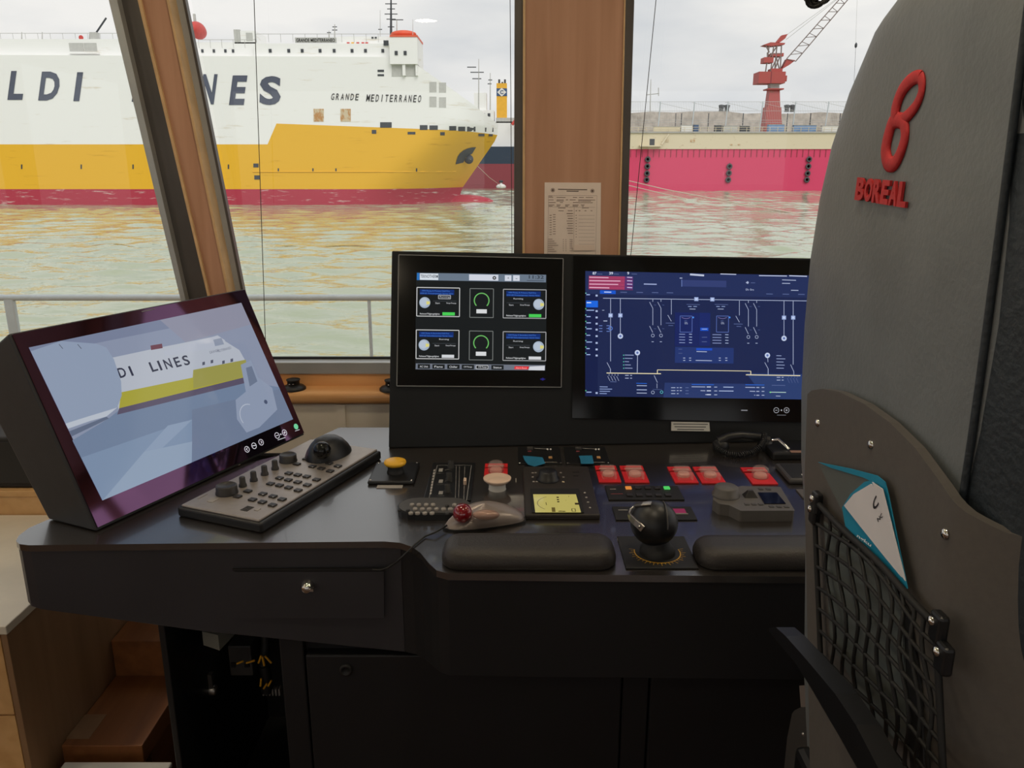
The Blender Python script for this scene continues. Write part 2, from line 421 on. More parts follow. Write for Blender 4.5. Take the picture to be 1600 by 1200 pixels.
class Flat:
    """print or a screen picture laid on a plane: shapes given by where they sit on that plane"""
    def __init__(s, o, n, u, v, step=1.5e-5):
        s.o, s.n, s.u, s.v = V(o), V(n).normalized(), V(u).normalized(), V(v).normalized()   # v points up in the picture
        s.u = (s.u - s.n * s.u.dot(s.n)).normalized(); s.v = (s.v - s.n * s.v.dot(s.n)); s.v = (s.v - s.u * s.v.dot(s.u)).normalized()
        s.mb = MB(); s.k = 0; s.step = step; s.tx = lambda x, y: (x, y); s.sc = 1.0
    def P(s, x, y):
        return at_p(*s.tx(x, y), s.o, s.n) + s.n * (s.step * s.k)
    def size(s, x, y, w):
        p = at_p(*s.tx(x, y), s.o, s.n); return w * s.sc * (p - EYE).dot(V((0, CP, -SP))) / F
    def poly(s, pts, c):
        s.k += 1; s.mb.add([s.P(*p) for p in pts], [list(range(len(pts)))], 0, False, s2l(c)); return s
    def rect(s, x0, y0, x1, y1, c):
        """axis-parallel on the plane itself"""
        s.k += 1
        a = s.P(x0, y0); b = s.P(x1, y1); d = b - a
        U = s.u * d.dot(s.u); W = s.v * d.dot(s.v)
        s.mb.add([a, a + U, a + U + W, a + W], [[0, 1, 2, 3]], 0, False, s2l(c)); return s
    def line(s, x0, y0, x1, y1, w, c):
        s.k += 1
        a = s.P(x0, y0); b = s.P(x1, y1); t = (b - a).normalized(); q = s.n.cross(t) * (s.size(x0, y0, w) / 2)
        s.mb.add([a + q, a - q, b - q, b + q], [[0, 1, 2, 3]], 0, False, s2l(c)); return s
    def frame(s, x0, y0, x1, y1, w, c):
        a = s.P(x0, y0); b = s.P(x1, y1); d = b - a; U = s.u * d.dot(s.u); W = s.v * d.dot(s.v); s.k += 1
        h = s.size(x0, y0, w)
        for p, q, e in ((a, a + U, s.v), (a + W, a + W + U, s.v), (a, a + W, s.u), (a + U, a + U + W, s.u)):
            e = e * (h / 2); s.mb.add([p - e, p + e, q + e, q - e], [[0, 1, 2, 3]], 0, False, s2l(c))
        return s
    def disc(s, x, y, r, c, n=20):
        s.k += 1; p = s.P(x, y); r = s.size(x, y, r)
        s.mb.add([p + (s.u * math.cos(2 * math.pi * i / n) + s.v * math.sin(2 * math.pi * i / n)) * r for i in range(n)], [list(range(n))], 0, False, s2l(c)); return s
    def arc(s, x, y, r, w, a0, a1, c, n=24):
        s.k += 1; p = s.P(x, y); ro = s.size(x, y, r + w / 2); ri = s.size(x, y, r - w / 2); vs = []
        for i in range(n + 1):
            t = math.radians(a0 + (a1 - a0) * i / n); e = s.u * math.cos(t) + s.v * math.sin(t); vs += [p + e * ri, p + e * ro]
        s.mb.add(vs, [[2 * i, 2 * i + 1, 2 * i + 3, 2 * i + 2] for i in range(n)], 0, False, s2l(c)); return s
    def text(s, t, x, y, w, h, c, bold=0.0, skew=0.0):
        """x, y is the lower left corner"""
        s.k += 1; p = s.P(x, y); w = s.size(x, y, w); h = s.size(x, y, h)
        s.mb.text(t, p, s.u * w, s.v * h + s.u * (skew * h), None, 0, s2l(c), bold); return s

# ================================================================== THE ROOM
GY = 2.25                                     # plane of the front window glass
WY = 2.20                                     # inner face of the front wall
ZC = 2.26
RX0, RX1, RY0 = -3.1, 3.1, -3.0
def linept(x0, y0, x1, y1, Y, Z):
    """point at height Z on the straight edge seen through two pixels of the plane Y"""
    a, b = at_y(x0, y0, Y), at_y(x1, y1, Y); return a + (b - a) * ((Z - a.z) / (b.z - a.z))
struct(MB().box(RX0, RX1, RY0, 2.35, -0.06, 0).build('floor', 'floor'), 'dark wooden wheelhouse floor')
struct(MB().box(RX0 - .1, RX1 + .1, RY0 - .1, 2.5, ZC, ZC + .08).build('ceiling', 'ceiling'), 'pale ceiling panels with downlights')
ZB, ZT = 0.832, 2.12                          # bottom and top of the window openings
fw = structure_root('wall_front', (0, WY, 0), 'front wall under the windows with wooden sill')
mb = MB(); xs = [-3.1, -2.2, -1.36, at_y(541, 650, WY).x, 0.7, 1.7, 3.1]
for a, b in zip(xs, xs[1:]):
    MB().box(a + .003, b - .003, WY - .06, WY + .04, 0, .76).build('panel', 'beige', fw, .002)
for a, b in zip(xs[1:-1], xs[1:-1]): MB().box(a - .012, a + .012, WY - .065, WY - .055, 0, .76).build('joint_strip', 'beige', fw)
MB().box(RX0, RX1, WY + .04, 2.33, 0, .74).build('backing', 'beige', fw)
MB().box(RX0, RX1, 2.125, 2.33, .762, .797).build('sill', 'wood_h', fw, .014, 4)
MB().box(RX0, RX1, WY, 2.33, .795, ZB).build('sill_fascia', 'wood_h', fw, .002)
MB().box(RX0, RX1, WY - .02, 2.33, ZT, ZC).build('header', 'wood', fw, .004)
# centre pillar
pil = structure_root('trim_1', (0.2, WY, ZB), 'wooden pillar between the two front windows')
def slab(e0, e1, y0, y1, z0=ZB, z1=ZT, ref=None):
    R = ref or y0
    p = [linept(*e0, R, z0), linept(*e1, R, z0), linept(*e1, R, z1), linept(*e0, R, z1)]
    return MB().prism([(q.x, y0, q.z) for q in p], (0, y1 - y0, 0))
slab((821, 0, 820, 395), (975, 0, 966, 395), 2.15, 2.34).build('core', 'wood', pil, .002)
slab((817.5, 0, 816.5, 395), (821, 0, 820, 395), 2.147, 2.25, ref=2.15).build('edge_strip', 'trim_light', pil)
slab((975, 0, 966, 395), (977.5, 0, 968.5, 395), 2.147, 2.25, ref=2.15).build('edge_strip', 'trim_light', pil)
# leaning left post
post = structure_root('trim_2', (linept(290, 0, 359, 340, WY, ZB).x - .1, WY, ZB), 'leaning wooden window post on the left')
slab((222, 0, 301, 340), (262, 0, 332, 340), 2.15, 2.206).build('core', 'wood', post, .002)
slab((217, 0, 297, 340), (222, 0, 301, 340), 2.142, 2.206, ref=2.15).build('edge_strip', 'trim_light', post)
slab((262, 0, 332, 340), (266, 0, 336, 340), 2.142, 2.19, ref=2.15).build('edge_strip', 'trim_light', post)
# windows: pane, frames, screws
def window(name, label, lft, rgt, lframe, rframe, screws):
    w = structure_root(name, ((linept(*lft, WY, ZB).x + linept(*rgt, WY, ZB).x) / 2, GY, ZB), label)
    pts = [linept(*lft, WY, ZB), linept(*rgt, WY, ZB), linept(*rgt, WY, ZT), linept(*lft, WY, ZT)]
    g = MB().add([(p.x, GY, p.z) for p in pts], [[0, 1, 2, 3]]).build('pane', 'glass', w)
    a, b = linept(*lft, WY, ZB).x, linept(*rgt, WY, ZB).x
    fb = MB().box(a, b, WY - .004, GY + .02, ZB, .866).build('frame', 'frame', w, .002)
    MB().box(a, b, GY - .012, GY - .002, .866, .872).build('gasket', 'blackm', w)
    MB().box(a - .2, b + .2, WY + .0, GY + .02, ZT - .03, ZT).build('frame', 'frame', w, .002)
    for (e0, e1, mt, y0, y1) in lframe + rframe:
        slab(e0, e1, y0, y1, ref=WY).build('frame', mt, w, .0015)
    if screws:
        k = MB().lathe([(.0052, 0), (.0052, .001), (.003, .0035), (0, .0042)], (0, 0, 0), 10, 0, (1, 0, 0), (0, 0, 1), (0, -1, 0))
        me = None
        for (x, z) in screws:
            if me is None:
                o = k.build('screw', 'chrome', w); me = o
            else:
                o = me.copy(); col.objects.link(o); o.parent = w
            o.location = V((x, WY - .004, z)) - OFF[w]
    return w
zs = .8415
scr2 = [(at_y(px, 583, WY).x, zs) for px in (447, 476, 505, 533, 561, 588, 640, 690, 740, 790)]
scr2 += [tuple(linept(809, 0, 808, 395, WY, z).xz) for z in [.93 + .0925 * i for i in range(13)]]
window('window_1', 'front window left of the leaning post', (-900, 0, -800, 400), (183, 0, 264, 340), [],
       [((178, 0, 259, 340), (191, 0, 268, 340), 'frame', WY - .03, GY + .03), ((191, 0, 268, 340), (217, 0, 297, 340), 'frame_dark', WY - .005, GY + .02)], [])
window('window_2', 'front window between leaning post and centre pillar', (288, 0, 356, 340), (806, 0, 805, 395),
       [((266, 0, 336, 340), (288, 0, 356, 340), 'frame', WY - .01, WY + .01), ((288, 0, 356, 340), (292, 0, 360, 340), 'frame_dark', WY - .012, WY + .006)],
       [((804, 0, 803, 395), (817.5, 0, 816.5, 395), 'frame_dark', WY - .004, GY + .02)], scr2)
window('window_3', 'front window right of the centre pillar', (988, 0, 977, 395), (2450, 0, 2300, 395),
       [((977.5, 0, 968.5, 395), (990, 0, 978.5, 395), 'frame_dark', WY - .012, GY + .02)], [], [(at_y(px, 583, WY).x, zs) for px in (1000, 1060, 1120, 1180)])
# other walls with their window bands
def side_wall(name, label, x0, x1, y0, y1, piers, along):
    r = structure_root(name, ((x0 + x1) / 2, (y0 + y1) / 2, 0), label)
    MB().box(x0, x1, y0, y1, 0, .95).build('lower_panel', 'wood_light' if along == 'y' else 'beige', r)
    MB().box(x0, x1, y0, y1, 2.05, ZC).build('header', 'wood', r)
    for p, q in piers:
        (MB().box(x0, x1, p, q, .95, 2.05) if along == 'y' else MB().box(p, q, y0, y1, .95, 2.05)).build('mullion', 'wood', r)
    return r
side_wall('wall_left', 'left wall with window band', RX0 - .1, RX0, RY0, 2.2, [(-3.0, -2.4), (-.9, -.7), (.8, 1.0), (1.9, 2.2)], 'y')
side_wall('wall_right', 'right wall with window band', RX1, RX1 + .1, RY0, 2.2, [(-3.0, -2.4), (-.9, -.7), (.8, 1.0), (2.14, 2.2)], 'y')
side_wall('wall_back', 'back wall with windows', RX0, RX1, RY0 - .1, RY0, [(-3.1, -2.5), (-.25, .25), (2.5, 3.1)], 'x')

# ceiling downlights
d = ray(665, 33); s_ = (ZC - .012 - EYE.z) / d.z
LX, LY = d.x * s_, 2 * GY - d.y * s_
spots = [(LX, LY), (LX - 1.75, LY), (LX + 3.2, LY), (LX - 1.3, LY + 1.5), (LX + .65, LY + 1.5), (LX + 2.6, LY + 1.5), (-1.75, 1.55), (-.45, 1.55), (.85, 1.55), (2.15, 1.55)]  # row by the windows is added to brighten the wall under the sill
names = ['behind the camera', 'at the rear left', 'at the rear right', 'over the left wing', 'over the console', 'over the right wing', 'added by the far left window to brighten the wall', 'added by the leaning post to brighten the wall', 'added by the centre pillar to brighten the wall', 'added by the far right window to brighten the wall']
for (x, y), wh in zip(spots, names):
    t = thing('ceiling_lamp', 'round recessed warm downlight in the ceiling ' + wh, 'lamp', (x, y, ZC - .014), 'ceiling downlights')
    MB().lathe([(.085, .014), (.088, .004), (.08, 0), (.07, .002), (.07, .014)], (x, y, ZC - .014), 28).build('ring', 'steel', t)
    MB().lathe([(.069, .010), (.069, .006), (.0, .006)], (x, y, ZC - .014), 28).build('diffuser', 'lamp', t)
#--SECTION--

# ================================================================== OUTSIDE
ZW = -4.45                                    # water level
import numpy as np
rng = np.random.default_rng(5)
WV = []
for i_ in range(34):
    lam = 1.1 * (6.0 / 1.1) ** (i_ / 33); th_ = math.radians(90 + rng.normal(0, 32)); sl_ = .034
    WV.append((2 * math.pi / lam * math.cos(th_), 2 * math.pi / lam * math.sin(th_), rng.uniform(0, 6.28), sl_ * lam / 6.283, lam))
def wave_z(X, Y, lmin):
    z = np.zeros_like(X)
    for kx, ky, ph, am, lam in WV:
        if lam >= lmin: z += am * np.sin(kx * X + ky * Y + ph)
    return z * (.75 + .35 * np.sin(X * .11 + 1.3) * np.sin(Y * .07 + .4))
wv, wf = [], []
def water_patch(x0, x1, y0, y1, st, lmin):
    nx, ny = int((x1 - x0) / st) + 1, int((y1 - y0) / st) + 1
    X, Y = np.meshgrid(np.linspace(x0, x1, nx), np.linspace(y0, y1, ny))
    Z = wave_z(X, Y, lmin) + ZW; off = sum(len(q) for q in wv)
    wv.append(np.stack([X.ravel(), Y.ravel(), Z.ravel()], 1))
    I = np.arange(nx * ny).reshape(ny, nx) + off
    wf.append(np.stack([I[:-1, :-1].ravel(), I[:-1, 1:].ravel(), I[1:, 1:].ravel(), I[1:, :-1].ravel()], 1))
water_patch(-56, 60, 10, 62, .26, 1.0)
water_patch(-130, 130, 61.8, 212, .55, 2.1)
far = np.array([(-900, -300, ZW - .5), (900, -300, ZW - .5), (900, 1600, ZW - .5), (-900, 1600, ZW - .5)]); off = sum(len(q) for q in wv)
wv.append(far); wf.append(np.array([[off, off + 1, off + 2, off + 3]]))
wv = np.concatenate(wv); wf = np.concatenate(wf)
wme = bpy.data.meshes.new('water'); wme.vertices.add(len(wv)); wme.vertices.foreach_set('co', wv.ravel())
wme.loops.add(len(wf) * 4); wme.loops.foreach_set('vertex_index', wf.ravel().astype(np.int32))
wme.polygons.add(len(wf)); wme.polygons.foreach_set('loop_start', np.arange(0, len(wf) * 4, 4, dtype=np.int32)); wme.polygons.foreach_set('use_smooth', np.ones(len(wf), dtype=bool))
wme.update(calc_edges=True); wme.validate(); wme.materials.append(M['water'])
wat = bpy.data.objects.new('water', wme); col.objects.link(wat)
wat['kind'] = 'stuff'; wat['label'] = 'rippled green grey harbour water reflecting the ships'; wat['category'] = 'water'
# own deck outside the windows and its handrail
MB().box(-3.5, 3.5, 2.36, 4.0, -.2, -.1).build('side_deck', 'deck_teak')
struct(bpy.data.objects['side_deck'], 'planked side deck outside the front windows')
RY = 3.6
zr = at_y(300, 465, RY).z
t = thing('deck_handrail', 'grey painted tubular handrail outside the windows', 'railing', (0, RY, -.1))
MB().tube([(-4.2, RY, zr), (4.2, RY, zr)], .0145, 10).build('top_rail', 'rail', t)
for px, w in ((20, .024), (578, .008), (1105, .008), (-500, .008)):
    p = at_y(px, 500, RY)
    if w > .02: MB().box(p.x - w, p.x + w, RY - .012, RY + .012, -.1, zr).build('post', 'rail', t, .008)
    else: MB().tube([(p.x, RY, -.1), (p.x, RY, zr)], w, 8).build('post', 'rail', t)

# ---------------- the big ro-ro ship
SY, BEAM = 130.0, 26.0
MID = SY + BEAM / 2
def S(px, py, Y=SY): return at_y(px, py, Y)
XL = -150.0
ship = thing('cargo_ship', 'huge white and yellow vehicle carrier with red waterline lying across the harbour', 'ship', (S(400, 320).x, MID, ZW))
z_red = S(400, 295.5).z; z_y1 = S(300, 225.5).z; z_y2a = S(440, 193).z; z_y2b = S(778, 206).z
z_top = S(400, 84).z
stem = [(ZW - 3, S(716, 320, MID).x), (S(0, 297, MID).z, S(720, 297, MID).x), (S(0, 215, MID).z, S(777, 215, MID).x), (S(0, 150, MID).z, S(781, 190, MID).x), (60, S(781, 190, MID).x)]
def hullY(X, z):
    xs_ = interp(stem, z)
    x0 = lerp(S(500, 0).x, S(680, 0).x, min(1, max(0, (z - ZW) / (z_y2a - ZW))))
    t_ = min(1, max(0, (X - x0) / (xs_ - x0)))
    return MID - BEAM / 2 * (1 - t_ ** 2.6)
def stations(z):
    xs_ = interp(stem, z); a = [XL + (S(418, 225).x - XL) * i / 12 for i in range(13)]
    b0 = S(432, 193).x
    return a, [b0 + (xs_ - b0) * (1 - (1 - i / 36) ** 1.6) for i in range(37)]
def z_split(X):     # top of the yellow
    return interp([(S(418, 225).x, z_y1), (S(432, 193).x, z_y2a), (S(778, 206).x, z_y2b)], X)
slope0, slope1 = S(652, 102), S(781, 191)
def z_hull_top(X):
    return interp([(XL, S(0, 82).z), (S(640, 88).x, S(640, 89).z), (slope0.x, slope0.z), (slope1.x, slope1.z)], X)
def band(name, zlo, zhi, nz, mt, lid=False):
    mb = MB(); rn, rf = [], []
    for k in range(nz + 1):
        row = []
        for side in (0, 1):
            for i in range(50):
                zz_ref = None
                # station position depends on the height because of the raked stem: solve twice
                X = XL
                for _ in range(3):
                    z0, z1 = zlo(X), zhi(X); z = lerp(z0, z1, k / nz)
                    a, b = stations(z); X = (a + b)[i]
                y = hullY(X, z)
                (rn if side == 0 else rf).append(V((X, y if side == 0 else 2 * MID - y, z)))
    n = 50
    for vs, fl in ((rn, False), (rf, True)):
        fs = []
        for k in range(nz):
            for i in range(n - 1):
                q = [k * n + i, k * n + i + 1, (k + 1) * n + i + 1, (k + 1) * n + i]
                fs.append(q[::-1] if fl else q)
        mb.add(vs, fs, 0, True)
    if lid:
        a, b = rn[nz * n:], rf[nz * n:]
        mb.add(a + b, [[i, i + 1, n + i + 1, n + i] for i in range(n - 1)])
    return mb.build(name, mt, ship)
band('boot_topping', lambda X: ZW - 1.5, lambda X: z_red, 4, 'hull_red')
band('lower_hull', lambda X: z_red, z_split, 8, 'hull_yellow')
band('upper_hull', z_split, z_hull_top, 8, 'hull_white', True)
# bulbous bow
c0 = S(735, 316, MID)
MB().ball((c0.x - 1.5, MID, ZW - .55), 6.0, 2.6, 1.75, 24, 14).build('bulbous_bow', 'hull_red', ship)
# rubbing line on the bow
mb = MB(); pts = []
for i in range(14):
    X = S(395 + i * 24, 268).x; z = S(400, 268.5).z; pts.append((X, hullY(X, z) - .03, z))
mb.tube(pts, .09, 6).build('hull_strake', 'hull_yellow', ship)
def on_hull(px, py, off=.06):
    p = S(px, py)
    for _ in range(4):
        y = hullY(p.x, p.z); p = at_y(px, py, y)
    return V((p.x, p.y - off, p.z))
def hull_rect(name, x0, y0, x1, y1, mt, depth=.14):
    a, b, c_, d_ = on_hull(x0, y1, .05), on_hull(x1, y1, .05), on_hull(x1, y0, .05), on_hull(x0, y0, .05)
    return MB().prism([a, b, c_, d_], (0, depth, 0)).build(name, mt, ship)
def hull_text(s, x0, x1, y0, y1, mt, bold, skew, name='letter'):
    a = on_hull(x0, y1, .08); b = on_hull(x1, y1, .08); tp = on_hull(x0 + skew, y0, .08)
    return MB().text(s, a, b - a, tp - a, (0, .05, 0), 0, None, bold).build(name, mt, ship)
for ch, x0, x1, y0, y1 in (('G', -262, -226, 110, 154), ('R', -200, -168, 110, 154), ('I', -144, -132, 110, 155), ('M', -112, -70, 110, 156), ('A', -52, -14, 110, 156),
                           ('L', 12, 35, 111, 156), ('D', 60, 90, 112, 157), ('I', 115, 124, 113, 158), ('L', 206, 230, 114, 159), ('I', 258, 267, 115, 160),
                           ('N', 312, 334, 116, 163), ('E', 358, 381, 118, 164), ('S', 405, 438, 119, 164)):
    hull_text(ch, x0, x1, y0, y1, 'letter', .035, 6 if ch not in 'SG' else 2)
for word, x0, x1, y0, y1 in (('GRANDE', 517, 562.5, 146, 156), ('MEDITERRANEO', 572, 660, 147.5, 158.5)):
    pw = (x1 - x0) / len(word)
    for i, ch in enumerate(word):
        xa_ = x0 + i * pw; w_ = pw * (.62 if ch not in 'IM' else .14 if ch == 'I' else .72); dy_ = i * .12
        hull_text(ch, xa_ + (pw * .25 if ch == 'I' else 0), xa_ + w_ + (pw * .25 if ch == 'I' else 0), y0 + dy_, y1 + dy_, 'letter_dark', .004, 1.5, 'name_letter')
for x0, x1 in ((490, 506), (532, 548)): hull_rect('rusty_door', x0, 170, x1, 190, 'rust')
for x0, x1, y0, y1 in ((671, 682, 128, 144), (686, 697, 129, 144.5), (671, 682, 151, 167), (686, 697, 152, 168)):
    o = hull_rect('louvre', x0, y0, x1, y1, 'ship_grey', .1)
for x0, x1, y0, y1 in ((594, 612, 191, 199.5), (656, 668, 195.5, 203), (671, 684, 196, 203), (702, 713, 197, 204), (716, 727, 198, 205), (730, 743, 198, 205.5), (758, 771, 199.5, 206)):
    hull_rect('mooring_opening', x0, y0, x1, y1, 'ship_dark')
for x0, x1, y0, y1 in ((396, 404, 255.5, 261.5), (397.5, 406, 274, 280.5)): hull_rect('hull_hatch', x0, y0, x1, y1, 'ship_dark')
for x0, x1, y0, y1 in ((581, 588, 203, 209), (637, 649, 206, 210), (688, 695, 206.5, 211.5), (748, 757, 209, 213), (764, 770, 209.5, 213)): hull_rect('fairlead', x0, y0, x1, y1, 'ship_dark')
for px in (34, 127, 208, 357, 435, 489, 525, 651): hull_rect('hull_bracket', px - 1, 257 if px < 400 else 263, px + 1, 264 if px < 400 else 268, 'ship_dark')
for x0, x1, y0, y1 in ((590, 600, 109, 112.5), (590, 600, 116, 119)): hull_rect('vent_slot', x0, y0, x1, y1, 'ship_dark')
# anchor recess: quarter disc and hub
cc = (738, 250); arc_pts = [on_hull(712, 257, .12)] + [on_hull(cc[0] + 5 + 30 * math.cos(math.radians(a)) * .98, cc[1] + 2 - 22 * math.sin(math.radians(a)), .12) for a in (175, 160, 145, 130, 115, 100, 88)] + [on_hull(738, 240, .12), on_hull(728, 246, .12), on_hull(724, 254, .12)]
MB().prism(arc_pts, (0, .15, 0)).build('anchor_recess', 'ship_dark', ship)
p = on_hull(733, 249, .5); MB().lathe([(.75, 0), (.75, .5), (.4, .8)], p, 16, 0, (1, 0, 0), (0, 0, 1), (0, -1, 0)).build('anchor_pipe', 'ship_dark', ship)
p2 = on_hull(733, 249, .9); MB().ball(p2, .55, .55, .55, 12, 8).build('anchor', 'ship_dark', ship)
b0 = at_z(783, 294, ZW)
ch_end = V((b0.x, b0.y, ZW + .6))
tag(MB().tube([p2 + V((.3, -.6, 0)), lerp(p2, ch_end, .5) + V((0, 0, -.25)), ch_end], .05, 6).build('mooring_line', 'rope'), 'thin pale mooring line from the yellow bow to the buoy', 'rope')
buoy = thing('mooring_buoy', 'small white mooring buoy floating off the yellow bow', 'buoy', (b0.x, b0.y, ZW - .1))
MB().lathe([(.5, 0), (1.3, .15), (1.4, .7), (.9, 1.1), (.3, 1.3), (.2, 1.7)], (b0.x, b0.y, ZW - .1), 16).build('float', 'white', buoy)
MB().lathe([(.3, 1.6), (.6, 1.8), (.6, 2.1), (.1, 2.3)], (b0.x, b0.y, ZW - .1), 12).build('ring', 'ship_dark', buoy)

# deckhouses
def sbox(name, x0, x1, y0, y1, mt, Y0, dY, bevel=0):
    a, b = S(x0, y1, Y0), S(x1, y0, Y0)
    return MB().box(a.x, b.x, Y0, Y0 + dY, a.z, b.z).build(name, mt, ship, bevel)
dh = sbox('deckhouse', 398, 612, 68, 92, 'hull_white', 131, 18)
for px in (422, 451, 472, 500, 522, 550, 571, 598):
    a, b = S(px - 2, 82, 130.9), S(px + 2, 76.5, 130.9); MB().box(a.x, b.x, 130.9, 131.1, a.z, b.z).build('window', 'ship_dark', dh)
up = sbox('upper_deckhouse', 527, 612, 57, 72, 'hull_white', 132, 14)
for px, mt in ((544, 'lifeboat'), (551, 'funnel'), (559, 'lifeboat'), (567, 'lifeboat'), (573, 'lifeboat')):
    a, b = S(px - 2, 69.5, 131.9), S(px + 2, 66, 131.9); MB().box(a.x, b.x, 131.9, 132.1, a.z, b.z).build('signal_board', mt, up)
for px in (582, 587): 
    a, b = S(px - 1.5, 60, 131.9), S(px + 1.5, 57.5, 131.9); MB().box(a.x, b.x, 131.9, 132.1, a.z, b.z).build('window', 'ship_dark', up)
for px in (601, 605): 
    a, b = S(px - 1.6, 71, 130.8), S(px + 1.6, 63, 130.8); MB().box(a.x, b.x, 130.8, 131.1, a.z, b.z).build('window', 'ship_dark', up)
sbox('name_board', 461, 525, 58.5, 66.5, 'ship_grey', 131, .3)
a, b = S(463, 65.5, 130.95), S(523, 60, 130.95)
MB().text('GRANDE MEDITERRANEO', a, V((b.x - a.x, 0, 0)), V((0, 0, b.z - a.z)), (0, .03, 0), 0, None, .01).build('name_lettering', 'letter_dark', ship)
bw = sbox('bridge_wing', 609.5, 651.5, 57, 100, 'hull_white', SY - .8, 8)
for px in (619, 633):
    a, b = S(px - 2.2, 86, SY - .9), S(px + 2.2, 79.5, SY - .9); MB().box(a.x, b.x, SY - .9, SY - .7, a.z, b.z).build('window', 'ship_dark', bw)
for x0, x1 in ((612, 629), (633, 650)): hull_rect('wing_recess', x0, 102, x1, 119.5, 'ship_grey')
for x0, x1 in ((629, 633), (649.5, 652)): sbox('wing_bracket', x0, x1, 100, 118, 'hull_white', SY - .6, .6)
sbox('bridge_top', 609, 652, 54.5, 57.5, 'orange', SY - .9, 8)
# rescue boat and lifeboat
p = S(628, 55, SY + 1); MB().ball((p.x, SY + 3, p.z + .45), 2.0, 1.2, .55, 16, 8).build('rescue_boat', 'orange', ship)
p = S(305, 46, SY + 2); lb = MB().ball((p.x, SY + 3, p.z), 1.05, 2.6, 1.25, 16, 12).build('lifeboat', 'lifeboat', ship)
MB().box(p.x - .15, p.x + .15, SY + 2, SY + 2.4, p.z + 1.0, p.z + 2.2).build('davit', 'ship_grey', lb)
sbox('lifeboat_deck', 300, 400, 66, 92, 'hull_white', 132, 14)
for px in (316, 334, 352, 364): sbox('deck_window', px - 1.5, px + 1.5, 77, 82, 'ship_dark', 131.9, .3)
sbox('ventilator', 376, 398, 48, 68, 'hull_white', 132, 6); sbox('fan_grille', 385, 394, 51, 63, 'ship_grey', 131.9, .3)
for px in (368, 373): sbox('exhaust_pipe', px - 1.5, px + 1.5, 46, 68, 'ship_grey', 132, .5)
# stern half deckhouse
lf = sbox('aft_deckhouse', -330, 194, 61, 90, 'hull_white', 131.5, 18)
for x0, x1 in ((109, 129), (132, 150)):
    a, b = S(x0, 80, 131.4), S(x1, 67, 131.4); MB().box(a.x, b.x, 131.4, 131.6, a.z, b.z).build('opening', 'ship_grey', lf)
sbox('rust_apron', 107, 153, 80.5, 84, 'hull_white', 130.9, .7)
MB().tube([S(143, 62, 133), S(166, 28, 133)], .13, 6).build('crane_boom', 'ship_dark', ship)
sbox('boom_base', 141, 150, 50, 62, 'ship_grey', 132.5, 1)
p = S(127, 59, 132); MB().lathe([(.28, 0), (.36, .05), (.36, .1), (.28, .15)], p, 16, 0, (1, 0, 0), (0, 0, 1), (0, -1, 0)).build('life_ring', 'lifeboat', ship)
# railings along the top
for x0, x1, y in ((0, 195, 52), (400, 610, 53), (310, 400, 62)):
    a, b = S(x0, y, 132), S(x1, y, 132)
    o = MB().tube([a, b], .04, 4).build('railing', 'ship_grey', ship)
    n = int((x1 - x0) / 18)
    for i in range(n + 1):
        q = lerp(a, b, i / n); MB().tube([q, q + V((0, 0, -1.2))], .035, 4).build('stanchion', 'ship_grey', o)
# masts
def mast(px, y0, y1, Y, yards, r=.12, mt='ship_grey'):
    a, b = S(px, y1, Y), S(px, y0, Y); o = MB().tube([a, b], [r, r * .5], 6).build('mast', mt, ship)
    for yy, hw in yards:
        q = S(px, yy, Y); MB().tube([q - V((hw, 0, 0)), q + V((hw, 0, 0))], .07, 5).build('yard', 'ship_dark', o)
    return o
mast(611, -8, 60, 134, [(6, .9), (14, .6), (22, 1.0), (30, .7), (42, .5)], .22, 'ship_dark')
mast(620, 30, 60, 134, [(31, 1.0)], .12)
mast(523, 38, 62, 134, [(42, .35), (47, .4)], .13)
mast(514, 48, 62, 134, [(51, .3)], .1)
mast(594, 16, 58, 134, [(46, .3)], .06)
mast(645, 30, 58, 131, [], .06)
for px in (140, 34, 66): mast(px, 50, 62, 133, [], .1)

# ---------------- dark ship behind the bow
T = 247.0
ds = thing('dark_ship', 'navy and red ship with yellow funnel moored behind the pointed bow', 'ship', (S(790, 292, T).x, T + 10, ZW))
def tb(name, x0, x1, y0, y1, mt, Y=T, dY=16, par=None):
    a, b = S(x0, y1, Y), S(x1, y0, Y); return MB().box(a.x, b.x, Y, Y + dY, a.z, b.z).build(name, mt, par or ds)
hz = S(800, 256, T).z; 
a, b = S(690, 256, T), S(915, 256, T)
MB().box(a.x, b.x, T, T + 18, ZW - 1, hz).build('lower_hull', 'hull_redd', ds)
MB().box(a.x, b.x, T, T + 18, hz, S(800, 229, T).z).build('upper_hull', 'hull_navy', ds)
tb('superstructure', 742, 905, 190, 230, 'hull_white', T + 3, 12)
tb('bridge_deck', 745, 772, 172, 192, 'hull_white', T + 3, 10)
tb('deck_block', 775, 812, 184, 192, 'ship_grey', T + 3, 10)
fn = tb('funnel', 776, 792, 130, 186, 'funnel', T + 5, 6)
bd = tb('funnel_band', 775.8, 792.2, 138, 150, 'navy', T + 4.9, 6.2)
p = S(784, 144, T + 4.8); r = 1.25
MB().prism([p + V((r * 1.1, 0, 0)), p + V((0, 0, r)), p + V((-r * 1.1, 0, 0)), p + V((0, 0, -r))], (0, .08, 0)).build('funnel_diamond', 'white', ds)
MB().text('C', p + V((-.5, -.06, -.55)), (1.0, 0, 0), (0, 0, 1.1), (0, .04, 0), 0, None, .03).build('funnel_letter', 'navy', ds)
for px in (780, 785, 789): tb('exhaust_pipe', px - 1.5, px + 1.5, 124 + (px % 3) * 2, 131, 'ship_dark', T + 7, .6)
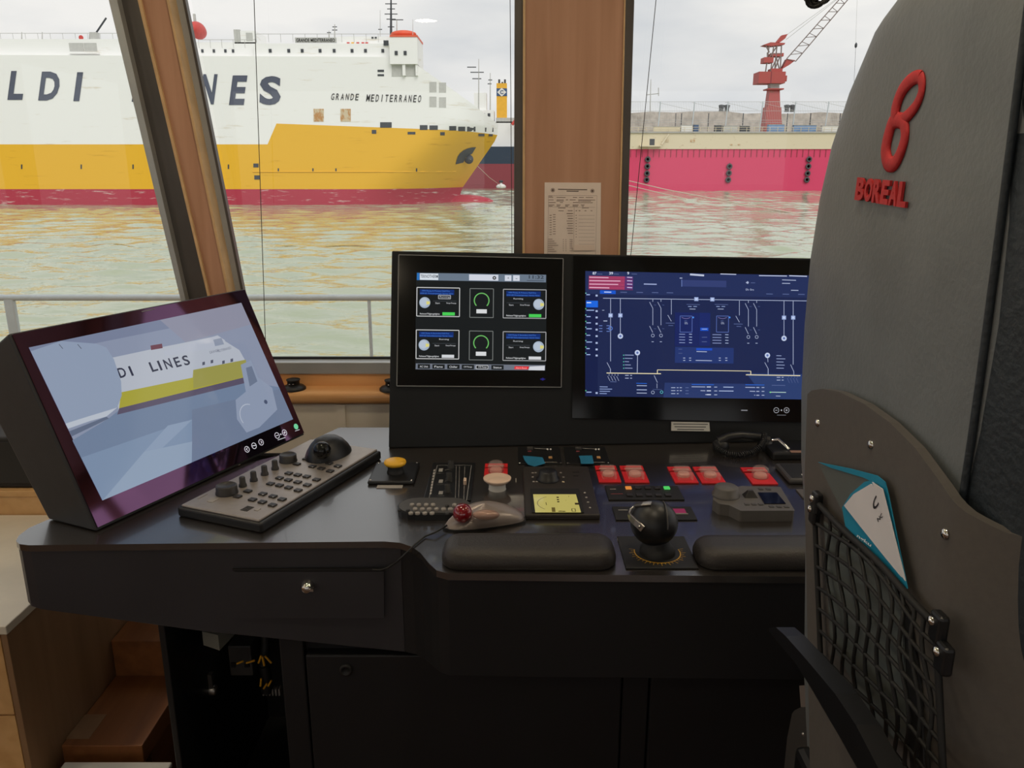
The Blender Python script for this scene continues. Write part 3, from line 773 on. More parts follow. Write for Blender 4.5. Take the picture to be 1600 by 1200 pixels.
def bmast(px, y0, y1, yards):
    o = MB().tube([S(px, y1, T + 4), S(px, y0, T + 4)], [.25, .1], 6).build('mast', 'ship_grey', ds)
    for yy, x0, x1 in yards: MB().tube([S(x0, yy, T + 4), S(x1, yy, T + 4)], .14, 5).build('yard', 'ship_dark', o)
bmast(748, 92, 185, [(105, 730, 744), (113, 735, 756), (123, 738, 752)])
bmast(766, 114, 185, [(125, 763, 769), (131, 762, 768)])
tb('radar_house', 741, 760, 145, 175, 'hull_white', T + 4, 6)
MB().tube([S(800, 195, T), S(812, 180, T)], .5, 6).build('boom', 'lifeboat', ds)
for px in (747, 756, 764): tb('window', px - 2, px + 2, 177, 182, 'ship_dark', T + 2.9, .3)

# ---------------- floating dock, right
Q = 206.0
dock = thing('floating_dock', 'bright pink red floating dock wall with cream top edge', 'dock', (S(1200, 298, Q).x, Q + 8, ZW))
zc0, zc1 = S(1100, 233, Q).z, S(1100, 208, Q).z
XA, XB = S(930, 250, Q).x, S(1900, 250, Q).x
MB().box(XA, XB, Q, Q + 20, ZW - 1, zc0).build('side_wall', 'dock_red', dock)
MB().box(XA, XB, Q - .25, Q + 20, zc0, zc1).build('top_strake', 'dock_cream', dock)
MB().box(XA, XB, Q - .6, Q + 20, zc1, zc1 + .35).build('deck_edge', 'dock_grey', dock)
rib = MB().box(0, .12, Q - .12, Q, zc0 - 1.9, zc0 - .05); first = None
for i in range(44):
    x = S(985, 240, Q).x + i * 1.42
    if first is None: first = rib.build('frame_rib', 'hull_redd', dock); o = first; base = V(first.location)
    else: o = first.copy(); col.objects.link(o); o.parent = dock
    o.location = V((x, 0, 0))
tb2 = lambda name, x0, x1, y0, y1, mt, Y=Q - .7, dY=.6: MB().box(S(x0, y1, Y).x, S(x1, y0, Y).x, Y, Y + dY, S(x0, y1, Y).z, S(x1, y0, Y).z).build(name, mt, dock)
tb2('ledge', 1000, 1034, 227, 229, 'dock_cream', Q - 2, 2); tb2('opening', 1015, 1023, 217, 227, 'ship_dark', Q - .35, .2)
MB().tube([S(1034, 226, Q - 1), S(1045, 210, Q - 1)], .25, 6).build('stair_rail', 'dock_cream', dock)
for x0, x1, y0, y1 in ((1040, 1045, 218, 222), (1079, 1086, 218, 222), (1141, 1145, 225, 227), (1153, 1157, 225, 227)): tb2('hatch', x0, x1, y0, y1, 'rust', Q - .35, .2)
# tyre fenders
def tyre(px, py, who):
    p = S(px, py, Q - .36); t = thing('tyre_fender', who, 'tyre', (p.x, p.y, p.z - .72), 'tyres hung as fenders on the dock')
    prof = [(.52 + .20 * math.cos(a), .20 * math.sin(a)) for a in [2 * math.pi * k / 10 for k in range(11)]]
    MB().lathe(prof, p, 18, 0, (1, 0, 0), (0, 0, 1), (0, -1, 0)).build('tread', 'tyre', t)
    MB().tube([p + V((0, 0, .7)), p + V((.02, .1, .9))], .05, 5).build('chain', 'ship_dark', t)
ordn = ['topmost', 'second from top', 'third from top', 'lowest']
for x, ys, where in ((1011, (249, 260, 271, 281), 'leftmost column by the centre pillar'), (1262, (249, 260, 271, 281), 'right column beside the chair')):
    for i, y in enumerate(ys): tyre(x + (2 - i) * (1.2 if x > 1200 else .6), y, 'black tyre fender, ' + ordn[i] + ' of the ' + where)
for i, y in enumerate((260, 270.5, 281)): tyre(1139 + (1 - i), y, 'black tyre fender, ' + ['topmost', 'middle', 'lowest'][i] + ' of the middle column of three')
# fence on the dock
fn_ = thing('wire_fence', 'tall wire mesh fence with steel posts along the dock top', 'fence', (S(1150, 205, Q).x, Q + 2, zc1 + .35))
zf = S(1100, 158.5, Q + 2).z
for px in (976, 1028, 1081, 1133, 1187, 1238, 1289, 1341, 1393, 1445, 1500):
    p = S(px, 200, Q + 2); MB().tube([(p.x, Q + 2, zc1 + .35), (p.x + .35, Q + 2, zf)], .14, 6).build('post', 'rail', fn_)
xa, xb = S(935, 180, Q).x, S(1520, 180, Q).x
for zz in [zf - .05, zf - 2.2, zf - 4.4, zc1 + 1.6, zc1 + 2.6]: MB().tube([(xa, Q + 2, zz), (xb, Q + 2, zz)], .04, 4).build('wire', 'ship_grey', fn_)
mb = MB()
x = xa
while x < xb:
    mb.tube([(x, Q + 2.05, zc1 + .35), (x, Q + 2.05, zf)], .028, 3); x += .42
o = mb.build('mesh_wires', 'ship_grey', fn_); o['kind'] = 'stuff'
for i, px in enumerate((1028, 1081, 1133, 1187, 1238, 1289)):
    a = S(px, 160, Q + 2); b = S(px + 52, 172, Q + 2)
    MB().tube([a, b], .035, 4).build('brace_wire', 'ship_grey', fn_)
for px in (1055, 1064, 1106, 1160, 1229, 1265, 1311): 
    p = S(px, 200, Q + 3); MB().tube([(p.x, Q + 3, zc1 + .36), (p.x, Q + 3, S(px, 177, Q + 3).z)], .12, 5).build('short_post', 'ship_dark', fn_)
# railing along the dock edge
dr2 = thing('dock_railing', 'low cream guard railing along the dock edge', 'railing', (S(1150, 205, Q).x, Q - .3, zc1 + .36))
MB().tube([(XA, Q - .3, zc1 + 1.35), (XB * .62, Q - .3, zc1 + 1.35)], .05, 4).build('top_rail', 'dock_cream', dr2)
MB().tube([(XA, Q - .3, zc1 + .85), (XB * .62, Q - .3, zc1 + .85)], .04, 4).build('lower_rail', 'dock_cream', dr2)
x = S(985, 200, Q).x; first = None
while x < S(1330, 200, Q).x:
    if first is None: first = MB().tube([(x, Q - .3, zc1 + .36), (x, Q - .3, zc1 + 1.35)], .07, 5).build('stanchion', 'dock_cream', dr2); o = first; fx = x
    else: o = first.copy(); col.objects.link(o); o.parent = dr2; o.location = V(first.location) + V((x - fx, 0, 0))
    x += 1.9
# things on the dock deck
def deck_box(name, label, cat, x0, x1, y0, mt, Y=Q + .3, dY=1.2, grp='gear standing on the dock deck'):
    a, b = S(x0, 206, Y), S(x1, y0, Y); t = thing(name, label, cat, ((a.x + b.x) / 2, Y, zc1 + .35), grp)
    MB().box(a.x, b.x, Y, Y + dY, zc1 + .35, b.z).build('body', mt, t, .05)
    MB().box(a.x - .08, b.x + .08, Y - .08, Y + dY + .08, b.z, b.z + .12).build('lid', 'dock_grey', t)
deck_box('deck_locker', 'long cream locker at the left end of the dock deck', 'locker', 1022, 1063, 198, 'dock_cream')
deck_box('deck_locker', 'white locker beside the blue drums on the dock', 'locker', 1064, 1082, 196, 'white')
deck_box('drum_stack', 'small dark blue drums on the dock deck', 'drum', 1084, 1092, 195, 'navy')
deck_box('winch', 'dark winch between the lockers on the dock', 'winch', 1117, 1128, 196, 'ship_dark')
deck_box('deck_locker', 'pale locker right of the dark winch', 'locker', 1130, 1152, 197, 'ship_grey')
deck_box('winch', 'dark open frame left of the crane foot', 'winch', 1157, 1172, 197, 'ship_dark')
deck_box('tool_container', 'pale blue container in front of the crane', 'container', 1200, 1226, 195, 'blue_box')
deck_box('tool_container', 'blue and white container right of the crane', 'container', 1240, 1276, 196, 'blue_box')
deck_box('deck_locker', 'white locker furthest right on the dock deck', 'locker', 1284, 1312, 197, 'white')
# breakwater
bk = MB(); Yb = 262
xs_ = [S(930, 0, Yb + 20).x + i * 6 for i in range(90)]
rows = []
for k in range(5):
    rows.append([V((x + random.uniform(-1, 1), Yb + k * 1.6 + random.uniform(-.5, .5), lerp(ZW - 1, S(1100, 173, Yb).z, k / 4) + random.uniform(-.5, .5) * (k > 0))) for x in xs_])
bk.rings(rows, 0, False, False, False)
bk.add(rows[-1] + [p + V((0, 14, 0)) for p in rows[-1]], [[i, i + 1, 90 + i + 1, 90 + i] for i in range(89)])
tag(bk.build('breakwater', 'stone'), 'long grey stone breakwater behind the wire fence', 'breakwater')
for px, who in ((1146, 'left of the crane'), (1253, 'right of the crane')):
    p = S(px, 180, Yb - 2); t = thing('bollard_pair', 'twin dark bollards on the breakwater ' + who, 'bollard', (p.x, Yb + 6, S(px, 176, Yb).z), 'bollards on the breakwater')
    for dx in (-.9, .9): MB().lathe([(.8, 0), (.7, .8), (.9, 1.6), (1.0, 2.0), (.4, 2.2)], (p.x + dx, Yb + 10, S(1100, 173, Yb).z + .3), 12).build('post', 'ship_dark', t)
# distant mast
t = thing('distant_mast', 'thin pale ship mast far behind the fence near the pillar', 'mast', (S(1018, 175, 300).x, 300, ZW))
MB().tube([V((S(1018, 178, 300).x, 300, ZW)), S(1017, 124, 300)], [.45, .12], 6).build('pole', 'ship_grey', t)
MB().tube([S(1011, 148, 300), S(1030, 146, 300)], .15, 5).build('yard', 'ship_grey', t); MB().tube([S(1029, 150, 300), S(1029, 137, 300)], .15, 5).build('aerial', 'ship_grey', t)

# ---------------- red crane
K = 218.0
def KP(px, py, dy=0): return at_y(px, py, K + dy)
cr = thing('harbour_crane', 'tall red harbour crane with lattice jib raised to the right', 'crane', (KP(1205, 205).x, K, zc1))
def krings(name, spec, mt):
    rings = []
    for py, x0, x1 in spec:
        a, b = KP(x0, py), KP(x1, py); w = (b.x - a.x) / 2; c_ = (a + b) / 2
        rings.append([V((c_.x + sx * w, K + sy * w, c_.z)) for sx, sy in ((-1, -1), (1, -1), (1, 1), (-1, 1))])
    return MB().rings(rings, 0, False).build(name, mt, cr)
krings('base', [(207, 1192, 1218), (168, 1194, 1217)], 'crane')
krings('column', [(168, 1197, 1216), (141, 1200.5, 1216)], 'crane')
krings('collar', [(141, 1196, 1221), (139, 1196, 1221)], 'crane')
krings('neck', [(139, 1201.5, 1215.5), (131, 1201.5, 1215.5)], 'ship_grey')
def kbox(name, x0, x1, y0, y1, mt, d0=-2.5, d1=2.5, par=None):
    a, b = KP(x0, y1), KP(x1, y0); return MB().box(a.x, b.x, K + d0, K + d1, a.z, b.z).build(name, mt, par or cr)
mh = kbox('machinery_house', 1180.5, 1223, 113.5, 131.5, 'crane')
kbox('house_panel', 1200, 1200.6, 113.5, 131.5, 'hull_redd', -2.6, -2.4, mh)
kbox('walkway', 1222, 1227, 119, 128, 'crane', -1.5, 1.5); kbox('house_top', 1202, 1220, 108, 114, 'crane', -1.5, 1.5)
kbox('cab', 1191, 1206, 90.5, 99, 'crane', -1.6, 1.6); kbox('mid_platform', 1203, 1222, 84, 89, 'crane', -1.4, 1.4)
MB().prism([KP(1193, 70, -1.5), KP(1204, 66, -1.5), KP(1227, 67, -1.5), KP(1226, 69.5, -1.5), KP(1205, 72, -1.5)], (0, 3, 0)).build('top_platform', 'crane', cr)
MB().prism([KP(1213, 66, -.6), KP(1222, 55, -.6), KP(1231, 53, -.6), KP(1227, 60, -.6), KP(1219, 66, -.6)], (0, 1.2, 0)).build('sheave_arm', 'crane', cr)
for x0, y0, x1, y1 in ((1202, 70, 1196, 113), (1209, 70, 1204, 113), (1214, 70, 1210, 113), (1221, 70, 1219, 110), (1202, 90, 1214, 72), (1210, 110, 1219, 88), (1204, 112, 1214, 90), (1196, 70, 1202, 82), (1199, 82, 1199, 100), (1203, 84, 1222, 84), (1212, 86, 1218, 110)):
    for dy in (-1.3, 1.3): MB().tube([KP(x0, y0, dy), KP(x1, y1, dy)], .17, 5).build('tower_strut', 'crane_light', cr)
# jib
j0a, j0b = (1229, 92), (1243, 96); j1a, j1b = (1330, -22), (1336, -14)
MB().prism([KP(1222, 108, -1), KP(1230, 92, -1), KP(1243, 94, -1), KP(1234, 101, -1)], (0, 2, 0)).build('jib_foot', 'crane', cr)
for (a, b) in ((j0a, j1a), (j0b, j1b)):
    for dy in (-1.1, 1.1): MB().tube([KP(*a, dy), KP(*b, dy * .5)], .13, 5).build('jib_chord', 'crane_light', cr)
for i in range(17):
    t0, t1 = i / 17, (i + 1) / 17
    a = (lerp(j0a[0], j1a[0], t0), lerp(j0a[1], j1a[1], t0)); b = (lerp(j0b[0], j1b[0], t1), lerp(j0b[1], j1b[1], t1))
    a2 = (lerp(j0b[0], j1b[0], t0), lerp(j0b[1], j1b[1], t0))
    for dy in (-1.1, 1.1):
        MB().tube([KP(*a, dy), KP(*(b if i % 2 else a2), dy)], .075, 4).build('jib_lacing', 'crane_light', cr)
MB().tube([KP(1230, 54), KP(1332, -20)], .05, 4).build('luffing_cable', 'ship_grey', cr)
MB().tube([KP(1228, 62), KP(1332, -20)], .05, 4).build('luffing_cable', 'ship_grey', cr)
MB().tube([KP(1340, -22), KP(1337, 68)], .03, 4).build('hoist_cable', 'ship_grey', cr)
MB().lathe([(.05, 1.3), (.32, .9), (.32, .3), (.1, 0)], KP(1337, 75), 10).build('hook_block', 'ship_dark', cr)
MB().tube([KP(1337, 75), KP(1334, 139)], .035, 4).build('tag_line', 'ship_dark', cr)
MB().tube([KP(1330, -22), KP(1342, -24)], .3, 5).build('jib_head', 'crane_light', cr)
# mooring ropes from the dock across the water
for name, pts, who in (('mooring_rope', [(930, 270, 190), (1040, 296, 150), (1160, 319, 120), (1275, 339, 102), (1420, 362, 86)], 'long pale mooring rope running across the water to the right'),
                       ('mooring_rope', [(930, 277, 185), (1000, 294, 160), (1040, 303.5, 148), (1072, 311, 138)], 'short pale mooring rope dipping into the water by the pillar')):
    pp = [at_y(*q) for q in pts]
    tag(MB().tube(pp, .085, 5).build(name, 'rope'), who, 'rope', 'mooring ropes')
#--SECTION2--

# ================================================================== CONSOLE
DZ = 0.77                                     # worktop height
def dk(px, py, dz=0.0): return at_z(px, py, DZ + dz)
outline = [dk(*p) for p in ((72, 813), (45, 825), (29, 837), (25, 845), (30, 850), (45, 852), (120, 851), (300, 849), (600, 846), (625, 848), (643, 854), (657, 864), (670, 880), (682, 891), (700, 896), (900, 898), (1265, 901))]
outline += [V((1.25, outline[-1].y, DZ)), V((1.25, 1.95, DZ)), dk(607, 668), dk(530, 668), V((-.53, 1.70, DZ)), V((-.80, 1.47, DZ))]
console = thing('console', 'black ship control console with satin worktop and keyed doors', 'console', (.2, 1.5, 0))
MB().prism([p - V((0, 0, .012)) for p in outline], (0, 0, .012)).build('worktop', 'desk', console, .003, 3)
def inset(pts, k):
    c = V((.2, 1.6, 0)); return [V((p.x + (c.x - p.x) * k, p.y + (c.y - p.y) * k, p.z)) for p in pts]
# apron following the front edge, deeper towards the middle
def apron(pts, zb, thick, name, par, mt='black'):
    n = len(pts); mb = MB(); f, b = [], []
    for i, p in enumerate(pts):
        t_ = (pts[min(i + 1, n - 1)] - pts[max(i - 1, 0)]); t_.z = 0; t_.normalize(); q = V((-t_.y, t_.x, 0)) * thick
        q0 = V((-t_.y, t_.x, 0)) * .002
        f.append((p + q0, zb(p))); b.append((p + q, zb(p)))
    vs = [V((p.x, p.y, DZ - .012)) for p, z in f] + [V((p.x, p.y, z)) for p, z in f] + [V((p.x, p.y, z)) for p, z in b] + [V((p.x, p.y, DZ - .012)) for p, z in b]
    fs = []
    for k in range(3):
        for i in range(n - 1): fs.append([k * n + i, (k + 1) * n + i, (k + 1) * n + i + 1, k * n + i + 1])
    mb.add(vs, fs, 0, False); mb.add([vs[0], vs[n], vs[2 * n], vs[3 * n]], [[0, 3, 2, 1]]); mb.add([vs[n - 1], vs[2 * n - 1], vs[3 * n - 1], vs[4 * n - 1]], [[0, 1, 2, 3]])
    return mb.build(name, mt, par, .0015)
FY = dk(400, 848).y
zl, zm = at_y(45, 945, FY).z, at_y(560, 1020, FY).z
ap = apron(outline[0:10], lambda p: interp([(-.86, zl), (-.30, zm), (0, zm)], p.x), .03, 'wing_apron', console)
zk = at_y(695, 1060, 1.155).z
apron(outline[9:18], lambda p: interp([(FY - .13, zk), (FY - .09, zk), (FY, zm)], p.y), .03, 'knee_apron', console, 'black_shaded')
BY = FY + .012
xd0, xd1 = at_y(476, 1020, BY).x, at_y(972, 1100, BY).x
zdoor = at_y(560, 1020, BY).z
MB().box(at_y(440, 1010, BY).x, 1.2, BY + .02, 1.86, .02, DZ - .014).build('cabinet_body', 'black_shaded', console, .003)
MB().box(at_y(436, 1010, BY).x, xd0 - .002, BY, BY + .05, 0, zm + .03).build('corner_stile', 'black_shaded', console, .003)
dr = MB().box(xd0 + .002, xd1 - .003, BY - .004, BY + .02, .03, zdoor - .003).build('door', 'black_shaded', console, .003)
MB().lathe([(.012, 0), (.012, .004), (.008, .006), (.007, .002), (0, .002)], at_y(541, 1046, BY - .004), 16, 0, (1, 0, 0), (0, 0, 1), (0, -1, 0)).build('keyhole', 'blackm', dr)
xe = at_y(1012, 1100, BY).x
MB().box(xd1, xe, BY, BY + .03, .02, zk).build('centre_stile', 'black_shaded', console, .002)
MB().box(xe + .003, 1.2, BY - .004, BY + .02, .03, zk - .003).build('door', 'black_shaded', console, .003)
# drawer with chrome lock in the wing
dw = MB().prism([(at_y(x, y, FY - .001).x, FY - .0015, at_y(x, y, FY - .001).z) for x, y in ((366, 893), (600, 893), (600, 966), (366, 966))], (0, .003, 0)).build('drawer_front', 'black', console, .0008)
MB().box(at_y(364, 889, FY).x, at_y(603, 889, FY).x, FY - .002, FY + .001, at_y(364, 891.5, FY).z, at_y(364, 888, FY).z).build('drawer_shadow_gap', 'blackm', dw)
MB().lathe([(.0125, 0), (.0125, .003), (.010, .008), (.0085, .013), (.006, .0155), (0, .016)], at_y(481, 915, FY - .001), 18, 0, (1, 0, 0), (0, 0, 1), (0, -1, 0)).build('lock', 'chrome', dw)
MB().box(at_y(487, 914, FY).x, at_y(493, 914, FY).x, FY - .017, FY - .009, at_y(487, 917, FY).z, at_y(487, 913, FY).z).build('lock_tab', 'chrome', dw)
# open bay below the wing
xl0 = at_y(252, 990, FY + .03).x
MB().box(xl0, xl0 + .012, FY + .02, 1.80, 0, zm + .12).build('side_panel', 'blackp', console, .002)
MB().box(xl0, at_y(440, 1010, BY).x, 1.78, 1.80, 0, DZ - .03).build('bay_back', 'blackm', console)
MB().box(xl0, at_y(440, 1010, BY).x, FY + .03, 1.80, .0, .02).build('bay_floor', 'blackm', console)
p = at_x(290, 1087, xl0 + .012) if False else V((xl0 + .012, 1.42, 0))
q = at_y(293, 1078, 1.45)
lk = MB().lathe([(.011, 0), (.011, .010), (.008, .014), (0, .014)], (xl0 + .012, q.y, q.z), 14, 0, (0, 1, 0), (0, 0, 1), (1, 0, 0)).build('bay_lock', 'steel', console)
MB().box(xl0 + .012, xl0 + .02, q.y - .006, q.y + .006, q.z, q.z + .04).build('latch', 'greyd', lk)
# equipment in the bay: cable duct, terminal block, wires with yellow tips
a = at_y(318, 1008, 1.36); b = at_y(372, 998, 1.7)
t = thing('cable_duct', 'grey slotted cable duct in the open bay under the console wing', 'cable duct', a)
MB().prism([a, a + V((.03, 0, -.012)), a + V((.03, 0, .022)), a + V((0, 0, .03))], V((.08, .3, .02))).build('channel', 'duct', t)
for i in range(6): MB().obox(a + V((.012 + .0267 * i * .45, .05 * i + .02, .026 + .0033 * i)), (.012, 0, -.003), (0, .006, 0), (0, 0, .008)).build('tooth', 'duct', t)
a = at_y(376, 1020, 1.55)
t = thing('terminal_block', 'dark terminal block hanging in the console bay', 'terminal block', a - V((0, 0, .05)))
MB().box(a.x - .02, a.x + .03, 1.53, 1.58, a.z - .045, a.z + .03).build('body', 'greyd', t, .003)
for dx in (-.01, .02): MB().box(a.x + dx - .005, a.x + dx + .005, 1.525, 1.53, a.z - .02, a.z - .01).build('screw_slot', 'blackm', t)
a = at_y(412, 1040, 1.5)
t = thing('wire_bundle', 'dark wire bundle with yellow crimp tips in the console bay', 'wires', a - V((0, 0, .1)))
MB().tube([a + V((0, .03, .12)), a + V((.005, .01, .05)), a], .010, 8).build('sleeve', 'blackm', t)
MB().tube([a, a + V((.005, 0, -.04)), a + V((0, 0, -.065))], .012, 8).build('sleeve', 'blackm', t)
for i, (x0, y0, x1, y1) in enumerate(((408, 1024, 404, 1036), (410, 1026, 413, 1040), (414, 1025, 424, 1036), (408, 1060, 407, 1072), (417, 1068, 412, 1076), (424, 1063, 419, 1072), (370, 1037, 380, 1033), (385, 1036, 398, 1032))):
    MB().tube([at_y(x0, y0, 1.48), at_y(x1, y1, 1.48)], .0022, 6).build('yellow_tip', 'yellow_tip', t)
for i in range(6):
    p = at_y(412 + i * 5, 1080, 1.52); MB().box(p.x - .0015, p.x + .0015, 1.515, 1.53, p.z - .008, p.z + .008).build('connector_pin', 'keyw', t)

# ---------------- armrest pads
def pad(name, label, x0, x1, yb, yf, h):
    a = dk(x0, yf); b = dk(x1, yf); Yf = a.y; Yb = dk(x0, yb, h * .8).y
    t_ = []
    for k, (ins, z) in enumerate(((0.004, 0), (0, .004), (0, h * .40), (.003, h * .66), (.009, h * .86), (.018, h * .97), (.027, h))):
        ring = []; X0, X1, Y0, Y1, r = a.x + ins, b.x - ins, Yf + ins, Yb - ins, max(.004, .032 - ins)
        for cx, cy, a0 in ((X1 - r, Y1 - r, 0), (X0 + r, Y1 - r, 90), (X0 + r, Y0 + r, 180), (X1 - r, Y0 + r, 270)):
            for i in range(7): ang = math.radians(a0 + 15 * i); ring.append(V((cx + r * math.cos(ang), cy + r * math.sin(ang), DZ + z)))
        t_.append(ring)
    return tag(MB().rings(t_).build(name, 'pad'), label, 'armrest', 'padded wrist rests on the console edge')
pad('wrist_rest', 'black leather wrist rest left of the ball lever', 688, 966, 831, 893, .032)
pad('wrist_rest', 'black leather wrist rest right of the ball lever, partly behind the chair', 1093, 1420, 834, 893, .032)

# ================================================================== LEFT MONITOR
o = V((-.8550, 1.3830, 1.0911)); u = V((.2178, .4843, 0)).normalized(); vd = V((.1126, -.0390, -.2751)).normalized()
vd = (vd - u * vd.dot(u)).normalized(); n = u.cross(vd) * -1
if n.dot(EYE - o) < 0: n = -n
hz_ = V((n.x, n.y, 0)).normalized()
def lab(px, py):
    p = at_p(px, py, o, n) - o; return p.dot(u), p.dot(vd)
aTR, bTR = lab(383, 450); aBR, bBR = lab(483, 689); aBL, bBL = lab(153, 832); _, bTL = lab(20, 521)
a0, a1 = aBL, (aTR + aBR) / 2; b0_, b1_ = bTR, (bBR + bBL) / 2
def lp(a, b, k=0.0): return o + u * a + vd * b + n * k
zb_ = (lp(a0, b1_).z + lp(a1, b1_).z) / 2
lm = thing('angled_monitor', 'large black angled monitor on the left showing a ship camera picture', 'monitor', (lp(a0, b1_) + lp(a1, b1_)) / 2)
fc = [lp(a0, b0_), lp(a1, b0_), lp(a1, b1_), lp(a0, b1_)]
# let the foot reach the worktop
k_ = (DZ + .003 - fc[3].z) / vd.z; fc[2] = lp(a1, b1_ + k_); fc[3] = lp(a0, b1_ + k_)
def wedge(face, back, drop):
    b_ = [p + back - (V((0, 0, drop)) if i < 2 else V((0, 0, 0))) for i, p in enumerate(face)]
    return MB().add(face + b_, [[3, 2, 1, 0], [4, 5, 6, 7], [0, 1, 5, 4], [1, 2, 6, 5], [2, 3, 7, 6], [3, 0, 4, 7]])
wedge([p - n * .004 for p in fc], -hz_ * .125, .075).build('casing', 'casing', lm, .004)
gi = .004; bb_ = b1_ + k_ - .006
MB().prism([lp(a0 + gi, b0_ + gi, -.004), lp(a1 - gi, b0_ + gi, -.004), lp(a1 - gi, bb_, -.004), lp(a0 + gi, bb_, -.004)], n * .004).build('bezel_glass', 'bezel', lm, .001)
fl = Flat(o + n * .0004, n, u, -vd)
D4 = [(45, 543), (377, 473), (458, 655), (160, 782)]
fl.poly(D4, (146, 156, 180))
fl.poly([(45, 543), (377, 473), (384, 489), (52, 556)], (128, 138, 165)); fl.poly([(250, 500), (377, 473), (392, 507), (290, 535)], (150, 152, 172))
fl.poly([(168, 655), (186, 641), (389, 597), (436, 605), (458, 655), (160, 782), (113, 688)], (120, 138, 166))
fl.poly([(127, 715), (437, 608), (458, 655), (160, 782)], (132, 152, 180))
fl.poly([(300, 640), (437, 608), (458, 655), (300, 722)], (118, 132, 158))
fl.poly([(170, 560), (240, 545), (330, 527), (345, 529), (374, 547), (388, 572), (389, 597), (186, 645)], (190, 196, 208))
fl.poly([(255, 549), (340, 524), (352, 532), (330, 545), (258, 556)], (190, 196, 210))
fl.poly([(189, 613), (301, 590), (302, 578), (384, 562), (388, 588), (186, 638)], (176, 170, 64))
fl.poly([(302, 578), (384, 562), (388, 588), (302, 607)], (164, 160, 84))
fl.poly([(186, 638), (388, 588), (389, 597), (183, 648)], (96, 88, 110))
for i_, (ch, w) in enumerate(zip('DI LINES', (10, 3, 0, 9, 3, 10, 8, 9))):
    if ch != ' ': xx = (188, 206, 0, 238, 251, 260, 276, 289)[i_]; fl.text(ch, xx, 591 - (xx - 188) * .19, w * 1.35, 16, (52, 56, 76), .02)
fl.text('GRANDE', 328, 553, 20, 4, (120, 124, 140)); fl.text('MEDITERRANEO', 340, 551, 30, 4, (120, 124, 140))
fl.poly([(235, 540), (253, 537), (254, 544), (236, 547)], (116, 70, 84)); fl.poly([(333, 531), (346, 528), (350, 538), (336, 541)], (150, 160, 180))
for x, y in ((318, 568), (331, 565), (349, 566), (362, 563)): fl.poly([(x - 2, y - 2), (x + 2, y - 3), (x + 2, y + 2), (x - 2, y + 3)], (92, 96, 112))
fl.poly([(48, 549), (95, 533), (150, 537), (166, 543), (178, 562), (189, 596), (190, 618), (183, 637), (166, 650), (106, 670)], (152, 166, 190))
fl.poly([(106, 670), (102, 662), (140, 650), (183, 637), (166, 651), (140, 658)], (196, 204, 216)); fl.poly([(108, 674), (166, 651), (170, 654), (112, 682)], (104, 116, 140))
for x, y in ((95, 541), (124, 541)): fl.line(x - 3, y - 3, x + 3, y + 4, 1.2, (90, 96, 112))
fl.poly([(376, 570), (392, 563), (403, 590), (425, 606), (433, 640), (405, 668), (385, 676), (370, 655), (368, 625), (384, 612)], (150, 162, 186))
fl.poly([(384, 575), (393, 572), (402, 596), (390, 604)], (116, 128, 152)); fl.arc(390, 650, 19, 1.4, 60, 200, (190, 198, 214)); fl.disc(415, 628, 3.5, (80, 90, 116))
fl.poly([(225, 706), (262, 665), (300, 656), (190, 760)], (146, 164, 190)); fl.poly([(160, 782), (225, 706), (300, 690), (299, 723)], (150, 168, 192))
fl.mb.build('display', 'screen_dim', lm)
ic = Flat(o + n * .0006, n, u, -vd)
for x, y in ((386, 702), (397, 696.5), (408, 691)): ic.arc(x, y, 4.6, 1.0, 0, 360, (205, 205, 210))
ic.line(387, 699.5, 384.5, 702, .9, (220, 220, 225)); ic.line(384.5, 702, 387.5, 704, .9, (220, 220, 225)); ic.line(394, 696.8, 400, 695.8, 1.2, (210, 210, 215)); ic.line(407, 689, 409.5, 690.8, .9, (220, 220, 225)); ic.line(409.5, 690.8, 407.5, 693, .9, (220, 220, 225))
for x, y in ((433, 680.5), (444.5, 676)): ic.arc(x, y, 4.6, 1.0, 0, 360, (205, 205, 210)); ic.line(x - 2, y + .7, x + 2, y - .7, .9, (220, 220, 225))
ic.line(444.5, 673.5, 444.7, 678.5, .9, (220, 220, 225)); ic.disc(438.8, 678.6, 1.2, (220, 220, 225)); ic.line(434, 687.5, 446, 683.5, 1.2, (180, 180, 185)); ic.disc(462.5, 666.5, 4.6, (110, 200, 150)); ic.line(461, 673.6, 468, 671.2, 1.1, (180, 180, 185))
ic.mb.build('touch_icons', 'screen', lm)['kind'] = 'stuff'
gw = Flat(o + n * .0006, n, u, -vd); gw.line(221, 487, 242, 482.5, 1.4, (120, 120, 122)); gw.mb.build('badge', 'print', lm)

# ================================================================== MAIN MONITOR HOUSING
ho = V((.17218, 1.87626, 1.16794)); hu = V((.53016, .02567, 0)).normalized(); hv = V((0, -.0776, -.2861)).normalized()
hv = (hv - hu * hv.dot(hu)).normalized(); hn = hu.cross(hv); hn = hn if hn.dot(EYE - ho) > 0 else -hn
hh = V((hn.x, hn.y, 0)).normalized()
hu2 = V((.53016, .02567, -.0125)).normalized(); hv2 = (hn.cross(hu2)); hv2 = hv2 if hv2.z > 0 else -hv2
def H_(px, py, k=0.0): return at_p(px, py, ho, hn) + hn * k
mm = thing('monitor_housing', 'wide black console housing holding the pump panel and the blue power screen', 'monitor', (.3, H_(900, 695).y, DZ))
face = [H_(612, 391), H_(1350, 404), H_(1350, 699), H_(607, 695)]
k_ = lambda p: p + hv * ((DZ + .001 - p.z) / hv.z)
face[2] = k_(face[2]); face[3] = k_(face[3])
wedge([p - hn * .003 for p in face], -hh * .11, .07).build('casing', 'housing', mm, .003)
# right display glass
MB().prism([H_(896, 400, -.003), H_(1345, 408, -.003), H_(1345, 662, -.003), H_(894, 653, -.003)], hn * .004).build('front_glass', 'bezel_black', mm, .001)
